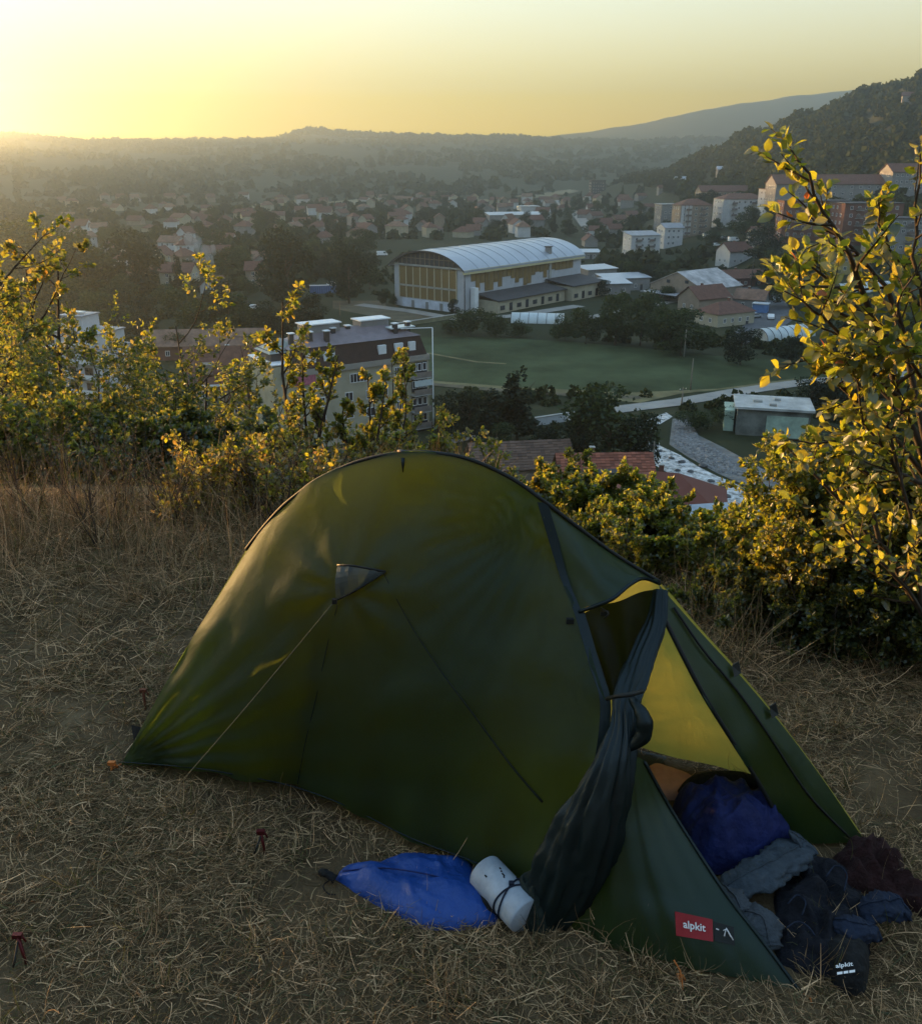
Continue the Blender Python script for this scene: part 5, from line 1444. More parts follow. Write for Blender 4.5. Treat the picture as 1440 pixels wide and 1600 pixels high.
FLY = fabric('fly_nylon', (0.016, 0.036, 0.015), (0.235, 0.32, 0.045), 0.6, 0.02, 0.5)
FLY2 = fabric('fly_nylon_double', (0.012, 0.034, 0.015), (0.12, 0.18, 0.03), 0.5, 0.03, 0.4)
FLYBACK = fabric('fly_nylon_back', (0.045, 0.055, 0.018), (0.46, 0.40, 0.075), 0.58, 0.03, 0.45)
INNER = fabric('inner_cloth', (0.10, 0.09, 0.06), (0.13, 0.11, 0.05), 0.4, 0.0, 0.6)
MESH = fabric('inner_mesh', (0.016, 0.024, 0.020), (0.04, 0.055, 0.03), 0.5, 0.02, 0.5, clear=0.08)
FLAP = fabric('flap_nylon', (0.009, 0.018, 0.018), (0.03, 0.05, 0.03), 0.35, 0.03, 0.42)
FLOOR = paint('groundsheet', (0.03, 0.035, 0.04), 0.6, 0.2, 5)
POLE = paint('pole_alloy', (0.06, 0.055, 0.05), 0.35, 0.1, 5, metallic=.6)
ORANGE = paint('orange_cord', (0.45, 0.14, 0.03), 0.7, 0.1, 20)
REDALLOY = paint('red_alloy', (0.09, 0.012, 0.014), 0.35, 0.1, 5, metallic=.5)
BLACKTAPE = paint('black_tape', (0.012, 0.014, 0.013), 0.6, 0.1, 5)

def curve(pts, n):
    """n+1 points along a smooth line through pts, by arc length."""
    P = [Vector(p) for p in pts]
    if len(P) == 2: return [P[0].lerp(P[1], i / n) for i in range(n + 1)]
    fine = []
    for i in range(len(P) - 1):
        p0, p1, p2, p3 = P[max(i - 1, 0)], P[i], P[i + 1], P[min(i + 2, len(P) - 1)]
        for k in range(16):
            t = k / 16
            fine.append(0.5 * ((2 * p1) + (p2 - p0) * t + (2 * p0 - 5 * p1 + 4 * p2 - p3) * t * t + (3 * p1 - p0 - 3 * p2 + p3) * t ** 3))
    fine.append(P[-1])
    L = [0.0]
    for i in range(1, len(fine)): L.append(L[-1] + (fine[i] - fine[i - 1]).length)
    out = []; j = 0
    for i in range(n + 1):
        t = L[-1] * i / n
        while j < len(L) - 2 and L[j + 1] < t: j += 1
        w = (t - L[j]) / max(L[j + 1] - L[j], 1e-9); out.append(fine[j].lerp(fine[j + 1], min(max(w, 0), 1)))
    return out
def coons(bot, top, lef, rig, nu, nv, push=None):
    B, T, Lf, Rt = curve(bot, nu), curve(top, nu), curve(lef, nv), curve(rig, nv)
    G = []
    for i in range(nu + 1):
        u = i / nu; row = []
        for j in range(nv + 1):
            v = j / nv
            p = B[i] * (1 - v) + T[i] * v + Lf[j] * (1 - u) + Rt[j] * u - (B[0] * (1 - u) * (1 - v) + B[nu] * u * (1 - v) + T[0] * (1 - u) * v + T[nu] * u * v)
            if push: p = p + push(u, v, p)
            row.append(p)
        G.append(row)
    return G
def grid_mesh(name, G, mat, flip=False):
    nu, nv = len(G) - 1, len(G[0]) - 1
    V = [p for row in G for p in row]
    F = [(i * (nv + 1) + j, (i + 1) * (nv + 1) + j, (i + 1) * (nv + 1) + j + 1, i * (nv + 1) + j + 1) for i in range(nu) for j in range(nv)]
    if flip: F = [f[::-1] for f in F]
    return fast_mesh(name, [tuple(p) for p in V], F, mat, smooth=True)
class Patch:
    """lookup of a surface point by its pixel in the photograph."""
    def __init__(s, G):
        s.p = [p for row in G for p in row]; s.q = np.array([to_px(p) for p in s.p])
        nv = len(G[0])
        s.n = []
        for i in range(len(G)):
            for j in range(nv):
                a = G[min(i + 1, len(G) - 1)][j] - G[max(i - 1, 0)][j]; b = G[i][min(j + 1, nv - 1)] - G[i][max(j - 1, 0)]
                n_ = a.cross(b); n_ = n_.normalized() if n_.length > 1e-12 else Vector((0, -1, 0))
                if n_.dot(Vector((0, 0, CAM_Z)) - G[i][j]) < 0: n_ = -n_
                s.n.append(n_)
    def at(s, px, py, lift=0.003):
        d = ((s.q - np.array((px, py))) ** 2).sum(1); k = np.argsort(d)[:4]; w = 1 / (d[k] + 0.3); w /= w.sum()
        n_ = Vector((0, 0, 0)); dep = 0
        u, f, dd = ray(px, py); r_ = Vector((u, f, -dd))
        for a, b in zip(k, w):
            n_ += s.n[a] * float(b); dep += float(b) * (s.p[a] - Vector((0, 0, CAM_Z))).dot(r_) / r_.dot(r_)
        return Vector((0, 0, CAM_Z)) + r_ * dep + n_.normalized() * lift

tent = empty('tent', (0.1, 2.35, 0.0)); tag(tent, 'green one person tent with its door tied open on the dry grass', 'tent')
bpy.context.view_layer.update()
TINV = tent.matrix_world.inverted() if False else Matrix.Translation((-0.1, -2.35, 0))
def tpart(name, me, parent=tent):
    me.transform(TINV); return link_mesh(name, me, parent)
def tmb(name, mb, parent=tent): return tpart(name, mb.mesh(name), parent)

N0 = 2.30
A0 = on_plane(385, 860, N0)
Lc = at_height(190, 1194, 0.01)
BL = Lc + AXN * 0.95 + Vector((0.05, 0, 0))
ridge_l = [A0] + [on_plane(x, y, N0) for x, y in ((410, 828), (440, 795), (470, 770), (500, 749), (560, 723), (630, 709), (690, 711), (740, 722), (800, 750), (848, 784))]
ridge_r = [on_plane(848, 784, 2.30), on_plane(900, 824, 2.33), on_plane(960, 868, 2.38), on_plane(1030, 911, 2.42)]
ridge_v = [on_plane(1030, 911, 2.42), on_plane(1090, 978, 2.44), on_plane(1150, 1044, 2.46), on_plane(1210, 1116, 2.47), on_plane(1280, 1209, 2.48), at_height(1350, 1310, 0.0)]
front_base = [Lc, at_height(300, 1203, 0.05), at_height(380, 1216, 0.05), at_height(457, 1232, 0.04), at_height(540, 1262, 0.05), at_height(640, 1312, 0.05), at_height(740, 1350, 0.05), at_height(860, 1405, 0.03)]
seam_r = [front_base[-1], on_plane(905, 1310, 1.95), on_plane(935, 1200, 2.0), on_plane(946, 1100, 2.08), on_plane(930, 1040, 2.13), on_plane(905, 955, 2.2), on_plane(880, 890, 2.25), on_plane(848, 784, 2.30)]
def push_front(u, v, p):
    b = 0.055 * math.sin(math.pi * min(u * 1.02, 1)) * math.sin(math.pi * v) ** 0.8
    # a guy point pulls the panel out, the hem is slack, tension lines run to the corners
    x, y = to_px(p); g_ = math.exp(-((x - 560) ** 2 + (y - 905) ** 2) / 9000.0) * 0.035
    w = 0.008 * math.sin(u * 46 + 9 * v) * (1 - v) ** 3 + 0.004 * math.sin((u * 12 - v * 30)) * v * (1 - v)
    a_ = math.atan2(1195 - y, x - 190); r_ = math.hypot(x - 190, y - 1195)
    w += 0.008 * math.sin(a_ * 34) * math.exp(-r_ / 260.0) * min(r_ / 60, 1)                  # pulled towards the foot corner
    a2 = math.atan2(y - 905, x - 560); r2 = math.hypot(x - 560, y - 905)
    w += 0.006 * math.sin(a2 * 9 + .7) * math.exp(-r2 / 200.0) * min(r2 / 40, 1)              # and towards the guy point
    w += 0.009 * noise.noise(Vector((x * .010, y * .014, 1.7))) + 0.006 * abs(noise.noise(Vector(((x + .6 * y) * .02, (y - .6 * x) * .006, 4.2))))
    fan = 0.006 * math.sin(math.atan2(y - 800, 860 - x) * 40) * math.exp(-((x - 800) ** 2 + (y - 850) ** 2) / 12000.0)
    crease = -0.022 * math.exp(-((x - 505 + (y - 940) * .13) / 26.0) ** 2) * (1 if y > 930 else 0) * min((y - 930) / 60.0, 1) if y > 930 else 0
    return -AXN * (b + g_ + w + fan + crease) + Vector((0, 0, 0.01 * math.sin(math.pi * u) * v))
GF = coons(front_base, ridge_l, [Lc, Lc.lerp(A0, .5) + Vector((-.01, -.01, .0)), A0], seam_r, 110, 70, push_front)
fly = tpart('front_fly', grid_mesh('front_fly', GF, FLY)); PF = Patch(GF)
# foot end and back of the fly
GE = coons([Lc, BL], [A0, A0 + Vector((.002, .002, 0))], [Lc, Lc.lerp(A0, .5) + Vector((-.01, -.01, .0)), A0], [BL, BL.lerp(A0, .5) - Vector((.03, -.03, -.03)), A0 + Vector((.002, .002, 0))], 16, 30, lambda u, v, p: Vector((-.03, 0, .01)) * math.sin(math.pi * u) * (1 - v))
tpart('foot_panel', grid_mesh('foot_panel', GE, FLY))
back_base = [BL, Vector((-.1, 3.02, .03)), Vector((.40, 2.74, .03)), Vector((.70, 2.60, .02)), Vector((.98, 2.46, .02)), at_height(1350, 1310, 0.0) + Vector((0, .01, 0))]
off = Vector((0, 0, 0))
ridge_all = [p + off for p in ridge_l + ridge_r[1:] + ridge_v[1:]]
def push_back(u, v, p): return AXN * (0.06 * math.sin(math.pi * u) * math.sin(math.pi * v) + 0.004 * math.sin(u * 50 + v * 7) * (1 - v))
GB = coons(back_base, ridge_all, [BL, BL.lerp(A0, .5) - Vector((.03, -.03, -.03)), A0 + off], [back_base[-1], ridge_all[-1]], 90, 36, push_back)
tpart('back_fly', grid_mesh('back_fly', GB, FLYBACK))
# pole in its sleeve along the ridge
pl = MB(); pl.tube(curve([p + Vector((0, 0, .004)) for p in ridge_l + ridge_r[1:]], 120), 0.006, BLACKTAPE, 8); tmb('pole_sleeve', pl)
hub = MB(); hub.tube([on_plane(622, 707, N0) + Vector((0, 0, .004)), on_plane(638, 707, N0) + Vector((0, 0, -.001))], .007, POLE, 8); hub.tube([PF.at(630, 716, .002), PF.at(630, 724, .003), PF.at(630, 738, .002)], [.006, .005, .001], FLAP, 6); tmb('pole_hub', hub)
p_in = MB(); p_in.tube(curve([on_plane(630, 714, N0), on_plane(618, 800, 2.45), on_plane(600, 920, 2.62)], 14), .005, POLE, 6); tmb('cross_pole', p_in)
# hood over the door
hem = [on_plane(905, 955, 2.2), on_plane(932, 945, 2.2), on_plane(958, 934, 2.21), on_plane(985, 912, 2.27), on_plane(1005, 903, 2.33), on_plane(1030, 911, 2.42)]
GH = coons(hem, ridge_r, [seam_r[-3], seam_r[-2], seam_r[-1]], [ridge_r[-1], ridge_r[-1] + Vector((0, .0005, 0))], 30, 22, lambda u, v, p: -AXN * (.03 * math.sin(math.pi * v) * math.sin(math.pi * u)) + Vector((0, 0, .006 * math.sin(u * 22 + v * 4) * (1 - v))))
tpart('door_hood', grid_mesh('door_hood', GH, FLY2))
hm = MB(); hm.tube(curve([p - AXN * .004 for p in hem], 30), .0055, FLAP, 6); tmb('hood_hem', hm)
st = MB()
SB = curve([p - AXN * .005 for p in reversed(seam_r)], 60)
for i in range(60):
    w = Vector((.011, .0, .0)) * (1.3 if i < 40 else .8)
    st.add([SB[i] - w, SB[i] + w, SB[i + 1] + w, SB[i + 1] - w], [(0, 1, 2, 3)], FLAP, True)
tmb('seam_tape', st)
# panel of the inner tent behind the half open door, and the dark slit beside it
GM = coons([on_plane(948, 1092, 2.28), on_plane(978, 1086, 2.30)], [on_plane(908, 958, 2.36), on_plane(965, 938, 2.38), on_plane(1030, 918, 2.40)], [on_plane(948, 1092, 2.28), on_plane(908, 958, 2.36)], [on_plane(978, 1086, 2.30), on_plane(1030, 918, 2.40)], 20, 20, lambda u, v, p: AXN * (.01 * math.sin(u * 12 + v * 5)))
tpart('mesh_door', grid_mesh('mesh_door', GM, MESH))
zp = MB(); zp.tube(curve([on_plane(908, 965, 2.2), on_plane(925, 1015, 2.17), on_plane(950, 1082, 2.12)], 20), [.002 + .007 * math.sin(math.pi * i / 20) for i in range(21)], BLACKTAPE, 6); tmb('door_zip', zp)
tg = MB(); tg.box(on_plane(944, 958, 2.2), (.022, .01, .012), BLACKTAPE); tg.tube(curve([on_plane(938, 950, 2.2), on_plane(950, 958, 2.19), on_plane(944, 966, 2.19)], 8), .0025, BLACKTAPE, 5); tmb('toggle', tg)
tg = MB(); tg.box(on_plane(890, 970, 2.17), (.020, .012, .014), BLACKTAPE); tmb('toggle', tg)
# right hand door panel down to its peg, with a lit outer strip
inner_edge = [on_plane(1036, 962, 2.34), on_plane(1065, 1020, 2.31), on_plane(1100, 1086, 2.30), on_plane(1150, 1166, 2.32), on_plane(1192, 1234, 2.36), at_height(1238, 1318, 0.01)]
outer = [p - AXN * .012 for p in ridge_v]
GR = coons(inner_edge, outer, [inner_edge[0], outer[0]], [inner_edge[-1], at_height(1295, 1318, 0.015), outer[-1]], 50, 18, lambda u, v, p: -AXN * (.012 * math.sin(v * 8 + u * 3) * math.sin(math.pi * u) + .006 * math.sin(u * 25) * (1 - v)))
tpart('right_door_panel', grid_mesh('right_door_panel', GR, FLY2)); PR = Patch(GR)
rl_ = MB(); rl_.tube(curve([p - AXN * .004 for p in inner_edge], 40), .007, BLACKTAPE, 6); tmb('door_edge', rl_)
sp = MB(); sp.tube(curve([PR.at(x, y, .006) for x, y in ((1050, 950), (1095, 1015), (1150, 1080), (1200, 1150), (1260, 1240), (1325, 1308))], 30), .004, BLACKTAPE, 5); tmb('panel_seam', sp)
for x, y in ((1138, 1042), (1196, 1106)):
    b = MB(); p0, p1, p2, p3 = PR.at(x, y, .012), PR.at(x + 10, y - 6, .012), PR.at(x + 14, y + 12, .012), PR.at(x + 4, y + 18, .012)
    b.add([p0, p1, p2, p3] + [q + AXN * .006 for q in (p0, p1, p2, p3)], [(0, 1, 2, 3), (4, 5, 6, 7), (0, 1, 5, 4), (1, 2, 6, 5), (2, 3, 7, 6), (3, 0, 4, 7)], BLACKTAPE); tmb('fabric_tab', b)
# left hand door panel, staked at the near corner
Fc = at_height(1252, 1552, 0.0)
left_top = [on_plane(958, 1185, 2.0), on_plane(985, 1180, 2.03), on_plane(1006, 1188, 2.06)]
left_r = [Fc, at_depth(1190, 1468, 1.76), at_depth(1130, 1390, 1.86), at_depth(1052, 1270, 1.99), on_plane(1006, 1188, 2.06)]
left_l = [at_height(848, 1425, 0.0), on_plane(885, 1330, 1.93), on_plane(925, 1245, 1.97), on_plane(958, 1185, 2.0)]
left_b = [at_height(848, 1425, 0.0), at_height(930, 1470, .0), at_height(1010, 1494, .015), at_height(1060, 1508, .01), at_height(1150, 1528, .005), Fc]
def push_left(u, v, p): return -AXN * (0.035 * math.sin(math.pi * u) * math.sin(math.pi * v) + (.014 * math.sin(u * 21 + .5) + .008 * math.sin(u * 43 + v * 2)) * math.sin(math.pi * u) * (v * .9 + .15) * (1.05 - v))
GL_ = coons(left_b, left_top, left_l, left_r, 70, 50, push_left)
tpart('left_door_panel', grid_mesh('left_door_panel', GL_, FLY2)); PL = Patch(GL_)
le = MB(); le.tube(curve([p - AXN * .003 for p in left_r], 40), .005, FLAP, 6); tmb('panel_hem', le)
# the rolled and tied door flap
path = [on_plane(1032, 922, 2.38), on_plane(1024, 975, 2.31), on_plane(1000, 1035, 2.2), on_plane(978, 1092, 2.08), on_plane(972, 1150, 2.0), on_plane(948, 1230, 1.93), on_plane(905, 1330, 1.88), at_height(852, 1425, .03)]
rads = [.018, .030, .036, .034, .056, .078, .086, .072]
CPth = curve(path, 90); RD = np.interp(np.linspace(0, 1, 91), np.linspace(0, 1, 8), rads)
V = []; n = 96
for i, p in enumerate(CPth):
    t = (CPth[min(i + 1, 90)] - CPth[max(i - 1, 0)]).normalized(); a = t.cross(AXN).normalized(); b = t.cross(a).normalized(); tw = 2.6 * i / 90
    for k in range(n):
        w = 6.2832 * k / n; th = w + tw
        wv = .5 * noise.noise(Vector((math.cos(w) * 1.5, math.sin(w) * 1.5, i * .06))); f = .72 + .26 * abs(math.sin(3.5 * th + wv * 3)) ** .8 + .16 * abs(math.sin(6.5 * th - .03 * i + wv * 4)) + .16 * noise.noise(Vector((math.cos(w) * 2.2, math.sin(w) * 2.2, i * .10))) + .05 * noise.noise(Vector((math.cos(w) * 7, math.sin(w) * 7, i * .5)))
        V.append(tuple(p + (a * math.cos(w) + b * math.sin(w) * .55) * RD[i] * f))
F = [(i * n + k, i * n + (k + 1) % n, (i + 1) * n + (k + 1) % n, (i + 1) * n + k) for i in range(90) for k in range(n)]
flap = tpart('door_flap', fast_mesh('door_flap', V, F, FLAP, smooth=True))
b = MB(); b.tube(curve([on_plane(948, 1092, 2.04), on_plane(962, 1088, 2.0), on_plane(985, 1085, 2.0), on_plane(1003, 1080, 2.05)], 14), .006, BLACKTAPE, 6); tmb('tie_loop', b)
V = []
BP = curve([on_plane(985, 1090, 2.03), on_plane(1004, 1120, 2.0), on_plane(1004, 1150, 1.99), on_plane(975, 1172, 1.98)], 24)
b = MB(); b.tube(BP, [.008 + .013 * math.sin(math.pi * i / 24) * (1 + .35 * noise.noise(Vector((i * .35, 0, 0)))) for i in range(25)], FLAP, 14); tmb('flap_fold', b)
# vent hood on the front panel, its guy line, the dark seam curve
vp = [PF.at(535, 886, .035), PF.at(604, 893, .006), PF.at(530, 936, .012)]
m1 = PF.at(560, 884, .045); m2 = PF.at(560, 915, .03)
vb = MB(); steps = 10
top_e = curve([vp[0], m1, vp[1]], steps); low_e = curve([vp[2], PF.at(562, 922, .02), vp[1]], steps)
for i in range(steps):
    for j in range(6):
        def q(i_, j_): 
            p_ = top_e[i_].lerp(low_e[i_], j_ / 6); return p_ - AXN * (.012 * math.sin(math.pi * j_ / 6) * (1 - i_ / steps) + .0015 * math.sin(i_ * 2.6 + j_ * .3))
        vb.add([q(i, j), q(i + 1, j), q(i + 1, j + 1), q(i, j + 1)], [(0, 1, 2, 3)], fabric('vent_mesh', (0.05, 0.065, 0.07), (.03, .05, .04), .3, .06, .4) if (i, j) == (0, 0) else vb.mats[0], True)
vent = tmb('vent_hood', vb)
b = MB(); b.tube(top_e, .0035, BLACKTAPE, 5); b.tube(low_e, .003, BLACKTAPE, 5); tmb('vent_rim', b, vent)
b = MB(); b.box(PF.at(528, 938, .018), (.014, .012, .014), BLACKTAPE); tmb('guy_toggle', b)
sx = MB(); sx.tube(curve([PF.at(x, y, .005) for x, y in ((601, 897), (640, 972), (688, 1046), (740, 1115), (800, 1196), (848, 1252))], 50), [.001 + .0025 * (i / 50) for i in range(51)], paint('seam_green', (.010, .016, .009), .8, .1, 9), 5); tmb('panel_seam', sx)
sx = MB(); sx.tube(curve([PF.at(x, y, .003) for x, y in ((528, 945), (512, 1010), (495, 1090), (478, 1160), (466, 1224))], 40), .0012, FLAP, 5); tmb('panel_seam', sx)
sx = MB(); sx.tube(curve([p - AXN * .004 + Vector((0, 0, .012)) for p in front_base], 60), .0022, FLAP, 5); tmb('hem_binding', sx)
gs = MB()
gp = [PF.at(526, 940, .016)] + [PF.at(526, 940, .016).lerp(at_height(44, 1482, .05), t) + Vector((0, 0, -.02 * math.sin(math.pi * t))) for t in (.25, .5, .75)] + [at_height(44, 1482, .05)]
gs.tube(curve(gp, 40), .0011, paint('guy_cord', (.10, .10, .06), .8, .1, 9), 5); tmb('guy_line', gs)
# corner loops
for p, q in ((Lc, at_height(176, 1202, .0)), (at_height(1350, 1310, .02), at_height(1372, 1338, 0.01)), (at_height(1052, 1500, .05), at_height(1066, 1547, 0.0)), (Fc, at_height(1268, 1572, 0))):
    b = MB(); b.tube(curve([p, p.lerp(q, .5) + Vector((.006, 0, .006)), q], 8), .0022, ORANGE, 5); tmb('peg_loop', b)
# the inner tent and the floor
def inner_pt(s, h):
    """s along the floor from foot to door, h over the arch from front (0) to back (1)."""
    f = curve_f[int(s * 40)]; bk = curve_b[int(s * 40)]; tp = curve_t[int(s * 40)]
    w = h * 2 - 1; prof = (1 - abs(w) ** 2.6)
    p = f.lerp(bk, h); return Vector((p.x, p.y, .03 + (tp.z - .03) * prof))
curve_f = [p + AXN * .17 + Vector((.10, 0, 0)) for p in curve(front_base, 40)]
curve_b = [p - AXN * .10 for p in curve(back_base[:4], 40)]
curve_t = [p - Vector((0, 0, .15 + .11 * i / 40)) for i, p in enumerate(curve(ridge_l, 40))]
GI = [[inner_pt(i / 40, j / 24) for j in range(25)] for i in range(4, 34)]
tpart('inner_tent', grid_mesh('inner_tent', GI, INNER))
fb = [Lc] + [Vector((p.x, p.y, .012)) for p in front_base[1:]]
GFl = coons([p + AXN * .06 for p in fb], [Vector((p.x, p.y, .012)) for p in back_base[:4]], [fb[0] + AXN * .06, BL], [fb[-1] + AXN * .06, Vector((.70, 2.60, .012))], 30, 12, lambda u, v, p: Vector((0, 0, .012 - p.z)))
tpart('groundsheet', grid_mesh('groundsheet', GFl, FLOOR))
sk = MB(); SB = curve(front_base, 60)
for i in range(60):
    a, c = SB[i] + AXN * .07, SB[i + 1] + AXN * .07
    sk.add([Vector((a.x, a.y, 0)), Vector((c.x, c.y, 0)), Vector((c.x, c.y, .12)), Vector((a.x, a.y, .12))], [(0, 1, 2, 3)], FLOOR)
tmb('bathtub_wall', sk)

# printed labels
def lettering(text, quad, mat, name, parent, margin=(.1, .2), lift=.002, inv=TINV, bold=0.0):
    """flat letters mapped on the four points: bottom left, bottom right, top right, top left."""
    cu = bpy.data.curves.new('lettering', 'FONT'); cu.body = text; cu.align_x = 'LEFT'; cu.resolution_u = 2; cu.offset = bold
    tmp = bpy.data.objects.new('lettering', cu); COL.objects.link(tmp)
    dg = bpy.context.evaluated_depsgraph_get(); me = bpy.data.meshes.new_from_object(tmp.evaluated_get(dg))
    bpy.data.objects.remove(tmp)
    xs = [v.co.x for v in me.vertices]; ys = [v.co.y for v in me.vertices]; x0, x1, y0, y1 = min(xs), max(xs), min(ys), max(ys)
    bl, br, tr, tl = quad; n_ = (br - bl).cross(tl - bl).normalized()
    if n_.dot(Vector((0, 0, CAM_Z)) - bl) < 0: n_ = -n_
    for v in me.vertices:
        u = margin[0] + (1 - 2 * margin[0]) * (v.co.x - x0) / (x1 - x0); w = margin[1] + (1 - 2 * margin[1]) * (v.co.y - y0) / (y1 - y0)
        v.co = (bl * (1 - u) + br * u) * (1 - w) + (tl * (1 - u) + tr * u) * w + n_ * lift
    me.materials.clear(); me.materials.append(mat)
    if inv is not None: me.transform(inv)
    return link_mesh(name, me, parent)
LOGO_RED = paint('logo_red', (0.30, 0.02, 0.025), 0.6, 0.1, 10)
PRINT = paint('print_white', (0.75, 0.75, 0.75), 0.6, 0.03, 10)
def patch_label(quad_px, mat, name, P_, lift=.004):
    q = [P_.at(x, y, lift) for x, y in quad_px]; b = MB()
    n_ = 6
    for i in range(n_):
        a0, a1 = q[0].lerp(q[1], i / n_), q[0].lerp(q[1], (i + 1) / n_); c0, c1 = q[3].lerp(q[2], i / n_), q[3].lerp(q[2], (i + 1) / n_)
        b.add([a0, a1, c1, c0], [(0, 1, 2, 3)], mat)
    o = tmb(name, b); return o, [p for p in q]
red, q = patch_label(((1056, 1461), (1113, 1471), (1112, 1437), (1053, 1424)), LOGO_RED, 'red_label', PL)
lettering('alpkit', q, PRINT, 'lettering', red, (.2, .28), .003, bold=.018)
blk, q2 = patch_label(((1115, 1470), (1147, 1477), (1145, 1449), (1114, 1440)), BLACKTAPE, 'black_label', PL)
b = MB(); cc = lambda u, v: (q2[0].lerp(q2[1], u)).lerp(q2[3].lerp(q2[2], u), v) + Vector((0, -.003, .001))
b.tube([cc(.08, .68), cc(.22, .66)], .0018, PRINT, 4); b.tube([cc(.48, .40), cc(.60, .85), cc(.80, .45)], .0018, PRINT, 4); b.tube([cc(.60, .85), cc(.92, .30)], .0018, PRINT, 4); b.tube([cc(.60, .80), cc(.44, .68)], .0015, PRINT, 4)
tmb('label_mark', b, blk)

# ------------------------------------------------------------------ pegs
def peg(px, py, mat, label, lean=(.02, -.03), h=.10, name='tent_peg', cord=None, thin=False):
    g = at_height(px, py, height(*at_height(px, py, 0).xy)); root = empty(name, g); tag(root, label, 'tent peg', 'tent pegs in the grass')
    b = MB(); top = Vector((lean[0], lean[1], h))
    b.tube([(0, 0, -.04), top], [.002, .003] if thin else [.003, .0055], mat, 6); b.build('shaft', root)
    b = MB(); b.box(top, (.010, .006, .006) if thin else (.024, .012, .012), mat); b.tube([top + Vector((.010, 0, 0)), top + Vector((.018, 0, -.02))], .003, mat, 5); b.build('hook', root)
    if cord:
        b = MB(); b.tube(curve([top + Vector((0, 0, -.01)), Vector((-.02, -.02, h * .6)), Vector((-.03, -.015, .02))], 8), .003, BLACKTAPE, 5); b.build('cord_loop', root)
peg(46, 1512, REDALLOY, 'red peg holding the long guy line at the lower left', (-.03, .03), .075, cord=True)
peg(416, 1336, REDALLOY, 'red peg standing alone in the grass before the tent', (-.012, .01), .075, cord=True)
peg(1068, 1550, ORANGE, 'orange peg under the hem of the tent door panel', (-.008, .03), .022, thin=True)
peg(172, 1204, ORANGE, 'orange peg at the pointed foot corner of the tent', (.01, .0), .03)
peg(1378, 1345, ORANGE, 'orange peg at the far door corner of the tent', (-.02, .03), .03)
peg(228, 1108, paint('rusty', (0.12, 0.04, 0.02), .8, .2, 9), 'rusty brown peg behind the lit foot edge of the tent', (.0, .0), .08)

# ------------------------------------------------------------------ things lying about
def cloth_lump(name, outline, h, mat, label, cat, folds=.25, seed=1, sharp=2.2, z0=0.0, freq=9.0, rings=26, sub=110, noisy=1.0, build=True, edge=.10):
    """a soft heap over an outline given by its footprint pixels on the ground."""
    P = curve([at_height(x, y, z0) for x, y in outline] + [at_height(*outline[0], z0)], sub)[:-1]
    c = sum(P, Vector()) / len(P); V = []; 
    for j in range(rings + 1):
        r_ = j / rings
        for p in P:
            q = c + (p - c) * r_ * (1 + edge * (noise.noise(Vector((p.x * 16, p.y * 16, seed))) + .6 * noise.noise(Vector((p.x * 40, p.y * 40, seed)))) * r_); hh = h * (1 - r_ ** sharp) ** .6 if r_ < 1 else 0
            wx = .05 * noise.noise(Vector((q.x * 11, q.y * 11, seed + 2.0))); wy = .05 * noise.noise(Vector((q.x * 11, q.y * 11, seed + 8.0)))
            nz = noise.noise(Vector((q.x * freq + seed, q.y * freq, seed * 1.7))) + .5 * noise.noise(Vector((q.x * freq * 2.3, q.y * freq * 2.3 + seed, 3.1)))
            rg = .6 - 2.4 * abs(noise.noise(Vector(((q.x + wx) * freq * 2.2 + 5, (q.y + wy) * freq * 1.1 + seed, seed * .7)))) + .5 * (1 - 3 * abs(noise.noise(Vector(((q.y + wx) * freq * 3.1, (q.x - wy) * freq * 2.6, seed * 2.9)))))
            hh *= 1 + folds * (nz + .8 * rg) * noisy
            s_ = 1 + .03 * math.sin(7 * r_) if r_ < 1 else 1
            V.append((q.x - c.x, q.y - c.y, max(hh, 0) + .004))
    n_ = len(P); F = [(j * n_ + k, j * n_ + (k + 1) % n_, (j + 1) * n_ + (k + 1) % n_, (j + 1) * n_ + k) for j in range(rings) for k in range(n_)]
    root = empty(name, (c.x, c.y, z0)) if build else None
    me = fast_mesh(name, V, F, mat, smooth=True)
    if not build: return me, c
    tag(root, label, cat)
    return root, me, c
BLUE = paint('blue_nylon', (0.008, 0.05, 0.24), 0.5, 0.2, 6, spec=.4, bump=.25, bscale=25)
NAVY = paint('navy_cloth', (0.007, 0.014, 0.085), 0.75, 0.35, 6, bump=.3, bscale=30)
DENIM = paint('grey_denim', (0.04, 0.054, 0.07), 0.9, 0.25, 30, bump=.3, bscale=60)
SOCK = paint('grey_wool', (0.048, 0.058, 0.07), 0.95, 0.2, 50, bump=.3, bscale=120)
DARK = paint('dark_fleece', (0.008, 0.009, 0.014), 0.95, 0.3, 20, bump=.3, bscale=80)
MAROON = paint('maroon_wool', (0.026, 0.009, 0.009), 0.95, 0.3, 40, bump=.4, bscale=120)
INDIGO = paint('indigo_cloth', (0.010, 0.017, 0.036), 0.9, 0.3, 30, bump=.3, bscale=60)
BLACK = paint('black_cloth', (0.008, 0.009, 0.010), 0.85, 0.3, 20, bump=.3, bscale=60)
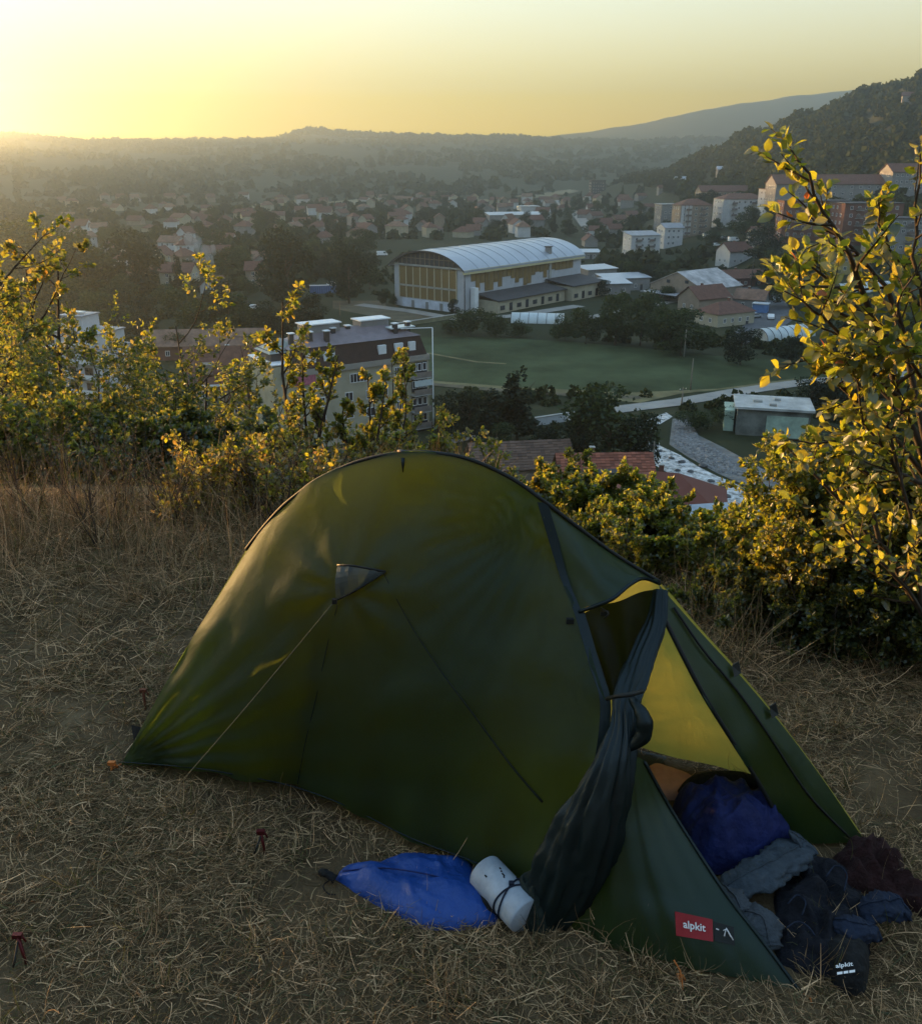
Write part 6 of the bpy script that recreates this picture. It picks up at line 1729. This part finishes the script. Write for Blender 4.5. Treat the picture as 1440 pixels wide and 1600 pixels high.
# blue stuff sack on the grass
root, me, c = cloth_lump('stuff_sack', [(523, 1376), (548, 1392), (605, 1427), (665, 1456), (735, 1455), (778, 1442), (772, 1405), (745, 1378), (735, 1352), (690, 1345), (630, 1340), (585, 1356), (540, 1358)], .060, BLUE, 'flat blue stuff sack lying on the grass in front of the tent', 'stuff sack', .16, 2, 2.4, freq=6, edge=.03)
link_mesh('sack_body', me, root)
b = MB(); p = at_height(524, 1374, .02) - c; b.tube(curve([p, p + Vector((-.03, .012, .012)), p + Vector((-.05, .03, -.005))], 8), [.014, .010, .012, .010, .012, .01, .012, .008, .004], BLACK, 8); b.build('sack_neck', root)
b = MB(); b.tube(curve([at_height(x, y, .0) - c + Vector((0, 0, z)) for x, y, z in ((536, 1374, .030), (600, 1384, .062), (670, 1398, .070), (730, 1410, .056), (772, 1424, .012))], 30), .002, NAVY, 5); b.build('seam', root)
b = MB(); b.tube(curve([at_height(516, 1374, .02) - c, at_height(505, 1384, .006) - c, at_height(512, 1396, .006) - c, at_height(524, 1398, .008) - c], 12), .0018, BLACK, 5); b.build('drawcord', root)
# dark bundle between the blue sack and the canister
root, me, c = cloth_lump('cloth_bundle', [(732, 1410), (742, 1436), (775, 1440), (800, 1425), (790, 1398), (755, 1396)], .05, BLACK, 'black crumpled cloth between the blue sack and the white canister', 'cloth', .3, 5)
link_mesh('cloth_body', me, root)
# white canister with a dark cord
CAN = paint('scuffed_white', (0.30, 0.35, 0.41), 0.5, 0.25, 14)
top, bot = at_height(757, 1362, .065), at_height(822, 1432, .05)
ax = (bot - top); root = empty('canister', top); tag(root, 'white scuffed canister tied with dark cord lying by the tent', 'canister')
Rr = .052; b = MB(); q = ax.normalized()
prof = [(.012, .01), (.012, .90), (0.0, .93), (.0, .985), (.012, 1.0), (.03, .985), (.05, 1.0), (.93, 1.0), (.985, .98), (1.0, .93)]
b.tube([Vector((0, 0, 0)) + ax * t for t, _ in prof], [Rr * s for _, s in prof], CAN, 40); b.build('body', root)
side = q.cross(Vector((0, 0, 1))).normalized(); up_ = side.cross(q).normalized()
def ring(t, tilt, r_=.0022): 
    return curve([ax * (t + tilt * math.cos(w)) + (side * math.cos(w) + up_ * math.sin(w)) * (Rr + .002) for w in np.linspace(0, 6.2832, 25)], 48)
b = MB(); b.tube(ring(.62, .10), .0026, INDIGO, 6, cap=False); b.tube(ring(.66, -.06), .0026, INDIGO, 6, cap=False); b.box(ax * .62 + up_ * (Rr + .004), (.014, .012, .01), INDIGO); b.build('cord', root)
b = MB()
for t, w, l in ((.27, 1.75, .006), (.33, 1.68, .004), (.38, 1.62, .010), (.44, 1.55, .004), (.22, .9, .008), (.5, 2.3, .006)):
    p = ax * t + (side * math.cos(w) + up_ * math.sin(w)) * (Rr + .0006); b.tube([p, p + q * l], .0022, BLACK, 5)
b.build('print_mark', root)
b = MB(); p = [(side * math.cos(w) + up_ * math.sin(w)) * (Rr + .0012) for w in (1.9, 2.2, 2.5)]
for i in range(2): b.add([ax * .78 + p[i], ax * .93 + p[i], ax * .93 + p[i + 1], ax * .78 + p[i + 1]], [(0, 1, 2, 3)], INDIGO, True)
b.build('sticker', root)
root, me, c = cloth_lump('cloth_bundle', [(795, 1408), (800, 1440), (835, 1462), (875, 1450), (872, 1412), (835, 1392)], .10, paint('dark_green_cloth', (.012, .02, .017), .9, .3, 20, bump=.3, bscale=60), 'dark green cloth bundle wrapped over the end of the canister', 'cloth', .3, 7)
link_mesh('cloth_body', me, root)
b = MB(); b.add([at_height(812, 1440, .006), at_height(828, 1438, .02), at_height(826, 1456, .004)], [(0, 1, 2)], CAN); o = b.build('paper_scrap'); tag(o, 'pale paper scrap poking from under the dark green bundle', 'paper')
# inside the door: mat, sleeping bag, clothes
root, me, c = cloth_lump('sleeping_mat', [(1008, 1232), (1016, 1200), (1080, 1218), (1085, 1245), (1040, 1252)], .03, paint('salmon_mat', (0.42, 0.20, 0.13), .8, .15, 20), 'salmon coloured sleeping mat end inside the tent door', 'sleeping mat', .1, 3, 5)
link_mesh('mat_body', me, root)
root, me, c = cloth_lump('sleeping_bag', [(1045, 1268), (1058, 1320), (1090, 1362), (1150, 1366), (1215, 1340), (1240, 1315), (1232, 1285), (1190, 1272), (1120, 1262)], 0.165, NAVY, 'bulky navy blue sleeping bag bundle inside the tent door', 'sleeping bag', .22, 4, 2.8, freq=7, edge=.05)
link_mesh('bag_body', me, root)
b = MB(); rim = [at_depth(x, y, Y) - Vector((c.x, c.y, 0)) for x, y, Y in ((1065, 1240, 2.38), (1085, 1224, 2.42), (1120, 1218, 2.44), (1160, 1218, 2.44), (1195, 1228, 2.42))]
b.tube(curve(rim, 24), [.012 + .016 * math.sin(math.pi * (i + 3) / 30) for i in range(25)], BLACK, 10); b.build('bag_collar', root)
b = MB(); b.tube(curve([at_depth(1078, 1226, 2.3) - Vector((c.x, c.y, 0)), at_depth(1086, 1240, 2.28) - Vector((c.x, c.y, 0)), at_depth(1076, 1252, 2.27) - Vector((c.x, c.y, 0))], 10), .0022, SOCK, 5); b.build('drawstring', root)
def roll(name, pts, radii, mat, label, cat, flat=.6, seed=1, cuff=None, seam=True):
    """a soft rolled or folded garment along a line."""
    P = curve(pts, 40); RD = np.interp(np.linspace(0, 1, 41), np.linspace(0, 1, len(radii)), radii); n_ = 28; V = []; c0 = P[0]
    for i, p in enumerate(P):
        t = (P[min(i + 1, 40)] - P[max(i - 1, 0)]).normalized(); a = t.cross(Vector((0, 0, 1))).normalized(); u_ = a.cross(t).normalized()
        e = min(1, math.sqrt(max(0, 1 - (abs(i / 20 - 1)) ** 6)) + .02)
        for k in range(n_):
            w = 6.2832 * k / n_; f = 1.05 + .30 * noise.noise(Vector((math.cos(w) * 1.6, math.sin(w) * 1.6, i * .17 + seed))) + .12 * noise.noise(Vector((math.cos(w) * 5, math.sin(w) * 5, i * .45 + seed))) - .45 * abs(noise.noise(Vector((math.cos(w) * 2.6, math.sin(w) * 2.6, i * .21 + seed))))
            V.append(tuple(p - c0 + (a * math.cos(w) + u_ * math.sin(w) * flat * .72) * RD[i] * f * e))
    F = [(i * n_ + k, i * n_ + (k + 1) % n_, (i + 1) * n_ + (k + 1) % n_, (i + 1) * n_ + k) for i in range(40) for k in range(n_)]
    root = empty(name, c0); tag(root, label, cat); link_mesh('cloth_body', fast_mesh('cloth_body', V, F, mat, smooth=True), root)
    if seam:                                                   # a stitched seam along the top and a hem at the end
        sb = MB(); top = [Vector(V[i * n_ + n_ // 4]) for i in range(2, 39)]; sb.tube([q + Vector((0, 0, .0015)) for q in top], .0022, mat, 5); sb.build('seam', root)
        hb = MB(); hb.tube([Vector(V[36 * n_ + k % n_]) * 1.0 for k in range(n_ + 1)], .004, mat, 5, cap=False); hb.build('hem', root)
    return root, P, RD
g_ = lambda x, y, z: at_height(x, y, z)
roll('trousers', [g_(1128, 1395, .05), g_(1170, 1372, .07), g_(1215, 1350, .07), g_(1262, 1318, .05)], [.05, .058, .06, .05], DENIM, 'grey folded trouser leg lying from the tent door panel to the far panel', 'trousers', .55, 2)
roll('trousers', [g_(1232, 1300, .10), g_(1250, 1318, .06), g_(1268, 1332, .03)], [.015, .04, .03], DENIM, 'pale grey cloth corner peeking out beside the sleeping bag', 'cloth', .5, 9)
roll('sock', [g_(1122, 1385, .04), g_(1142, 1402, .07), g_(1160, 1432, .06)], [.035, .042, .035], SOCK, 'grey wool sock cuff against the edge of the near door panel', 'sock', .5, 4)
roll('sock', [g_(1160, 1428, .06), g_(1188, 1442, .06), g_(1202, 1486, .03)], [.045, .052, .035], SOCK, 'grey sock foot hanging down beside the near door panel', 'sock', .5, 6)
root, me, c = cloth_lump('jacket', [(1205, 1420), (1215, 1500), (1280, 1530), (1340, 1510), (1362, 1460), (1345, 1400), (1310, 1360), (1255, 1345), (1225, 1370)], .065, DARK, 'heap of dark jacket spilling out of the tent door', 'jacket', .6, 5, 1.7, freq=8)
link_mesh('jacket_body', me, root)
b = MB()
for pts_ in (((1230, 1412), (1245, 1398), (1258, 1410), (1252, 1430)), ((1228, 1450), (1245, 1440), (1262, 1448), (1272, 1462)), ((1290, 1370), (1305, 1352), (1322, 1365), (1318, 1392))):
    b = MB(); b.tube(curve([at_height(x, y, .085) - Vector((c.x, c.y, 0)) for x, y in pts_], 12), .0022, INDIGO, 5); b.build('cord', root)
root, me, c = cloth_lump('scarf', [(1300, 1345), (1310, 1390), (1350, 1400), (1400, 1410), (1450, 1440), (1460, 1415), (1420, 1385), (1405, 1350), (1370, 1330), (1325, 1322)], .075, MAROON, 'maroon knitted scarf heaped at the corner of the tent', 'scarf', .6, 6, 1.7, freq=9)
link_mesh('scarf_body', me, root)
roll('sleeve', [g_(1340, 1425, .05), g_(1370, 1418, .07), g_(1410, 1414, .06)], [.04, .05, .045], INDIGO, 'indigo rolled sleeve lying on the dark jacket heap', 'garment', .6, 3)
roll('trousers', [g_(1300, 1440, .07), g_(1335, 1450, .075), g_(1368, 1455, .05)], [.03, .045, .03], INDIGO, 'dark indigo fold of cloth at the edge of the jacket heap', 'garment', .6, 13)
root, me, c = cloth_lump('pouch', [(1275, 1500), (1300, 1540), (1325, 1558), (1350, 1550), (1356, 1510), (1345, 1478), (1300, 1476)], .075, BLACK, 'black pouch with small white lettering lying on the grass', 'pouch', .15, 8, 2.6, freq=8, edge=.04)
link_mesh('pouch_body', me, root)
qd = [at_height(x, y, .086) - Vector((c.x, c.y, 0)) for x, y in ((1304, 1516), (1334, 1512), (1332, 1501), (1303, 1505))]
o = lettering('alpkit', qd, PRINT, 'lettering', root, (.04, .1), .0, inv=None, bold=.02)
qd = [at_height(x, y, .086) - Vector((c.x, c.y, 0)) for x, y in ((1307, 1523), (1335, 1519), (1335, 1515), (1307, 1519))]
b = MB()
for u0, u1 in ((0, .3), (.36, .62), (.68, 1)): b.add([qd[0].lerp(qd[1], u0), qd[0].lerp(qd[1], u1), qd[3].lerp(qd[2], u1), qd[3].lerp(qd[2], u0)], [(0, 1, 2, 3)], PRINT)
b.build('small_print', root)
# ------------------------------------------------------------------ dry grass of the camp
STRAW = paint('straw', (0.44, 0.305, 0.165), 0.85, 0.6, 3, source='island', spec=.15, hue=0.01)
STRAW_D = paint('straw_dull', (0.18, 0.122, 0.064), 0.9, 0.6, 3, source='island', spec=.1, hue=0.01)
STRAW_G = leafy('straw_green', (0.075, 0.085, 0.035), (0.12, 0.13, 0.03), 0.3, 0.5, 0.03, gloss=.02)
def h_np(X, Y):
    return np.array([height(x, y) for x, y in zip(X, Y)])
FOOT = [(p.x, p.y) for p in [Lc + AXN * .02] + front_base[1:]] + [(Fc.x, Fc.y), (1.0, 2.1), (1.21, 2.2)] + [(p.x, p.y) for p in reversed(back_base[:-1])]
from functools import lru_cache
def blades(name, X, Y, length, width, tilt, curl, mats, probs, seed, S=4, zlift=0.0):
    r = np.random.default_rng(seed); n = len(X)
    L = length * r.uniform(.45, 1.4, n); W = width * r.uniform(.6, 1.4, n)
    az = r.uniform(0, 2 * np.pi, n); el = tilt * np.abs(r.normal(1, .5, n)); bend = curl * r.normal(0, 1, n); turn = r.normal(0, .55, n)
    p = np.stack([X, Y, h_np(X, Y) + zlift + r.uniform(-.005, .012, n)], 1)
    V = np.empty((n, S + 1, 2, 3)); sd = r.normal(size=(n, 3))
    for i in range(S + 1):
        t = i / S; w = W * (1 - .75 * t)
        d = np.stack([np.cos(az) * np.cos(el), np.sin(az) * np.cos(el), np.sin(el)], 1)
        c = np.cross(d, sd); c /= np.linalg.norm(c, axis=1, keepdims=True) + 1e-9
        V[:, i, 0] = p - c * w[:, None] * .5; V[:, i, 1] = p + c * w[:, None] * .5
        p = p + d * (L / S)[:, None]; el = el + bend / S - .25 / S; az = az + turn / S * 2
    base = np.arange(n)[:, None, None] * (2 * (S + 1))
    F = base + np.array([(2 * i, 2 * i + 1, 2 * i + 3, 2 * i + 2) for i in range(S)])[None]
    k = np.repeat(r.choice(len(mats), size=n, p=probs), S)
    o = link_mesh(name, fast_mesh(name, V.reshape(-1, 3), F.reshape(-1, 4), mats, k)); o['kind'] = 'stuff'
    return o
def scatter(n, x0, x1, y0, y1, seed, dens=None):
    r = np.random.default_rng(seed); X = r.uniform(x0, x1, n); Y = r.uniform(y0, y1, n)
    m = np.ones(n, bool)
    if dens is not None: m &= np.array([r.random() < dens(x, y) for x, y in zip(X, Y)])
    m &= ~np.array([inside(x, y, FOOT) for x, y in zip(X, Y)])
    m &= np.abs(X) < 0.75 * Y + 0.5
    return X[m], Y[m]
patchy = lambda x, y: .5 + 1.0 * smooth_noise(x, y, .35, 12.0) + .5 * smooth_noise(x, y, .1, 17.0)
X, Y = scatter(210000, -2.6, 2.6, 1.15, 3.2, 1, patchy)
blades('dry_grass', X, Y, .066, .0023, .2, .8, [STRAW, STRAW_D, STRAW_G], [.42, .46, .12], 2)
X, Y = scatter(110000, -4.2, 4.2, 3.0, 5.6, 3, lambda x, y: .6 + .7 * smooth_noise(x, y, .5, 14.0))
blades('dry_grass', X, Y, .13, .0032, .42, .6, [STRAW, STRAW_D, STRAW_G], [.5, .42, .08], 4)
X, Y = scatter(16000, -3.2, 3.2, 1.15, 4.6, 21, lambda x, y: .3 + 1.1 * smooth_noise(x, y, .22, 31.0))
blades('dry_grass', X, Y, .075, .0046, .22, .9, [STRAW, STRAW_D, STRAW_G], [.3, .5, .2], 22)
# rooted tufts
tx, ty = scatter(520, -3.6, 3.0, 1.3, 4.7, 78)
r_2 = np.random.default_rng(77); ks = r_2.integers(12, 60, len(tx)); 
X = np.concatenate([x + r_2.normal(0, .022, k) for x, k in zip(tx, ks)]); Y = np.concatenate([y + r_2.normal(0, .022, k) for y, k in zip(ty, ks)])
ok = ~np.array([inside(x, y, FOOT) for x, y in zip(X, Y)]); X, Y = X[ok], Y[ok]
blades('dry_grass', X, Y, .10, .0024, .75, 1.0, [STRAW, STRAW_D, STRAW_G], [.4, .35, .25], 79)
# upright stalks and tufts towards the edge of the clearing
X, Y = scatter(22000, -4.4, 0.2, 3.5, 5.3, 5, lambda x, y: max(0, min(1, (y - 3.4) * .9)) * (.55 + .9 * smooth_noise(x, y, .4, 3.0)))
blades('tall_dry_grass', X, Y, .34, .0028, 1.15, .7, [STRAW, STRAW_D, STRAW_G], [.36, .5, .14], 6, 5)
X, Y = scatter(9000, 1.0, 4.0, 3.1, 4.0, 7, lambda x, y: .5 + .9 * smooth_noise(x, y, .4, 5.0))
blades('tall_dry_grass', X, Y, .26, .0026, 1.0, .8, [STRAW, STRAW_D, STRAW_G], [.36, .4, .24], 8, 5)
X, Y = scatter(500, -2.2, 2.0, 1.3, 2.9, 9)
blades('grass_stalk', X, Y, .13, .0022, .9, .9, [STRAW, STRAW_G], [.75, .25], 10, 6)
# twiggy dead weeds in the dry band left of the tent
WEEDS = sorted(((-3.3, 4.6), (-2.9, 5.0), (-2.4, 4.8), (-2.0, 5.1), (-1.6, 4.7), (-1.2, 5.0), (-3.0, 4.2), (-1.9, 4.4), (-3.7, 5.0), (-2.5, 5.4), (-1.0, 4.6)), key=lambda q: q[0] / q[1])
NTH = ['first', 'second', 'third', 'fourth', 'fifth', 'sixth', 'seventh', 'eighth', 'ninth', 'tenth', 'eleventh']
for i, (x, y) in enumerate(WEEDS):
    g = Grower(300 + i)
    for k in range(7):
        a = g.r.uniform(0, 6.28); g.branch((0, 0, -.03), (math.cos(a) * .35, math.sin(a) * .35, 1), g.r.uniform(.35, .75), .004, 1, .15, .25, 7, 5, .4, .8, .3)
    root = empty('dead_weed', (x, y, height(x, y))); tag(root, f'brown twiggy dead weed in the dry grass, {NTH[i]} from the left edge', 'weed', 'dead weeds left of the tent')
    o = g.b.build('stems', root); o['kind'] = 'stuff'
    o = link_mesh('foliage', leaf_mesh_at('foliage', g.P, g.D, .016, paint('dead_leaf', (.14, .09, .05), .9, .5, 3, source='island'), i, .5), root); o['kind'] = 'stuff'
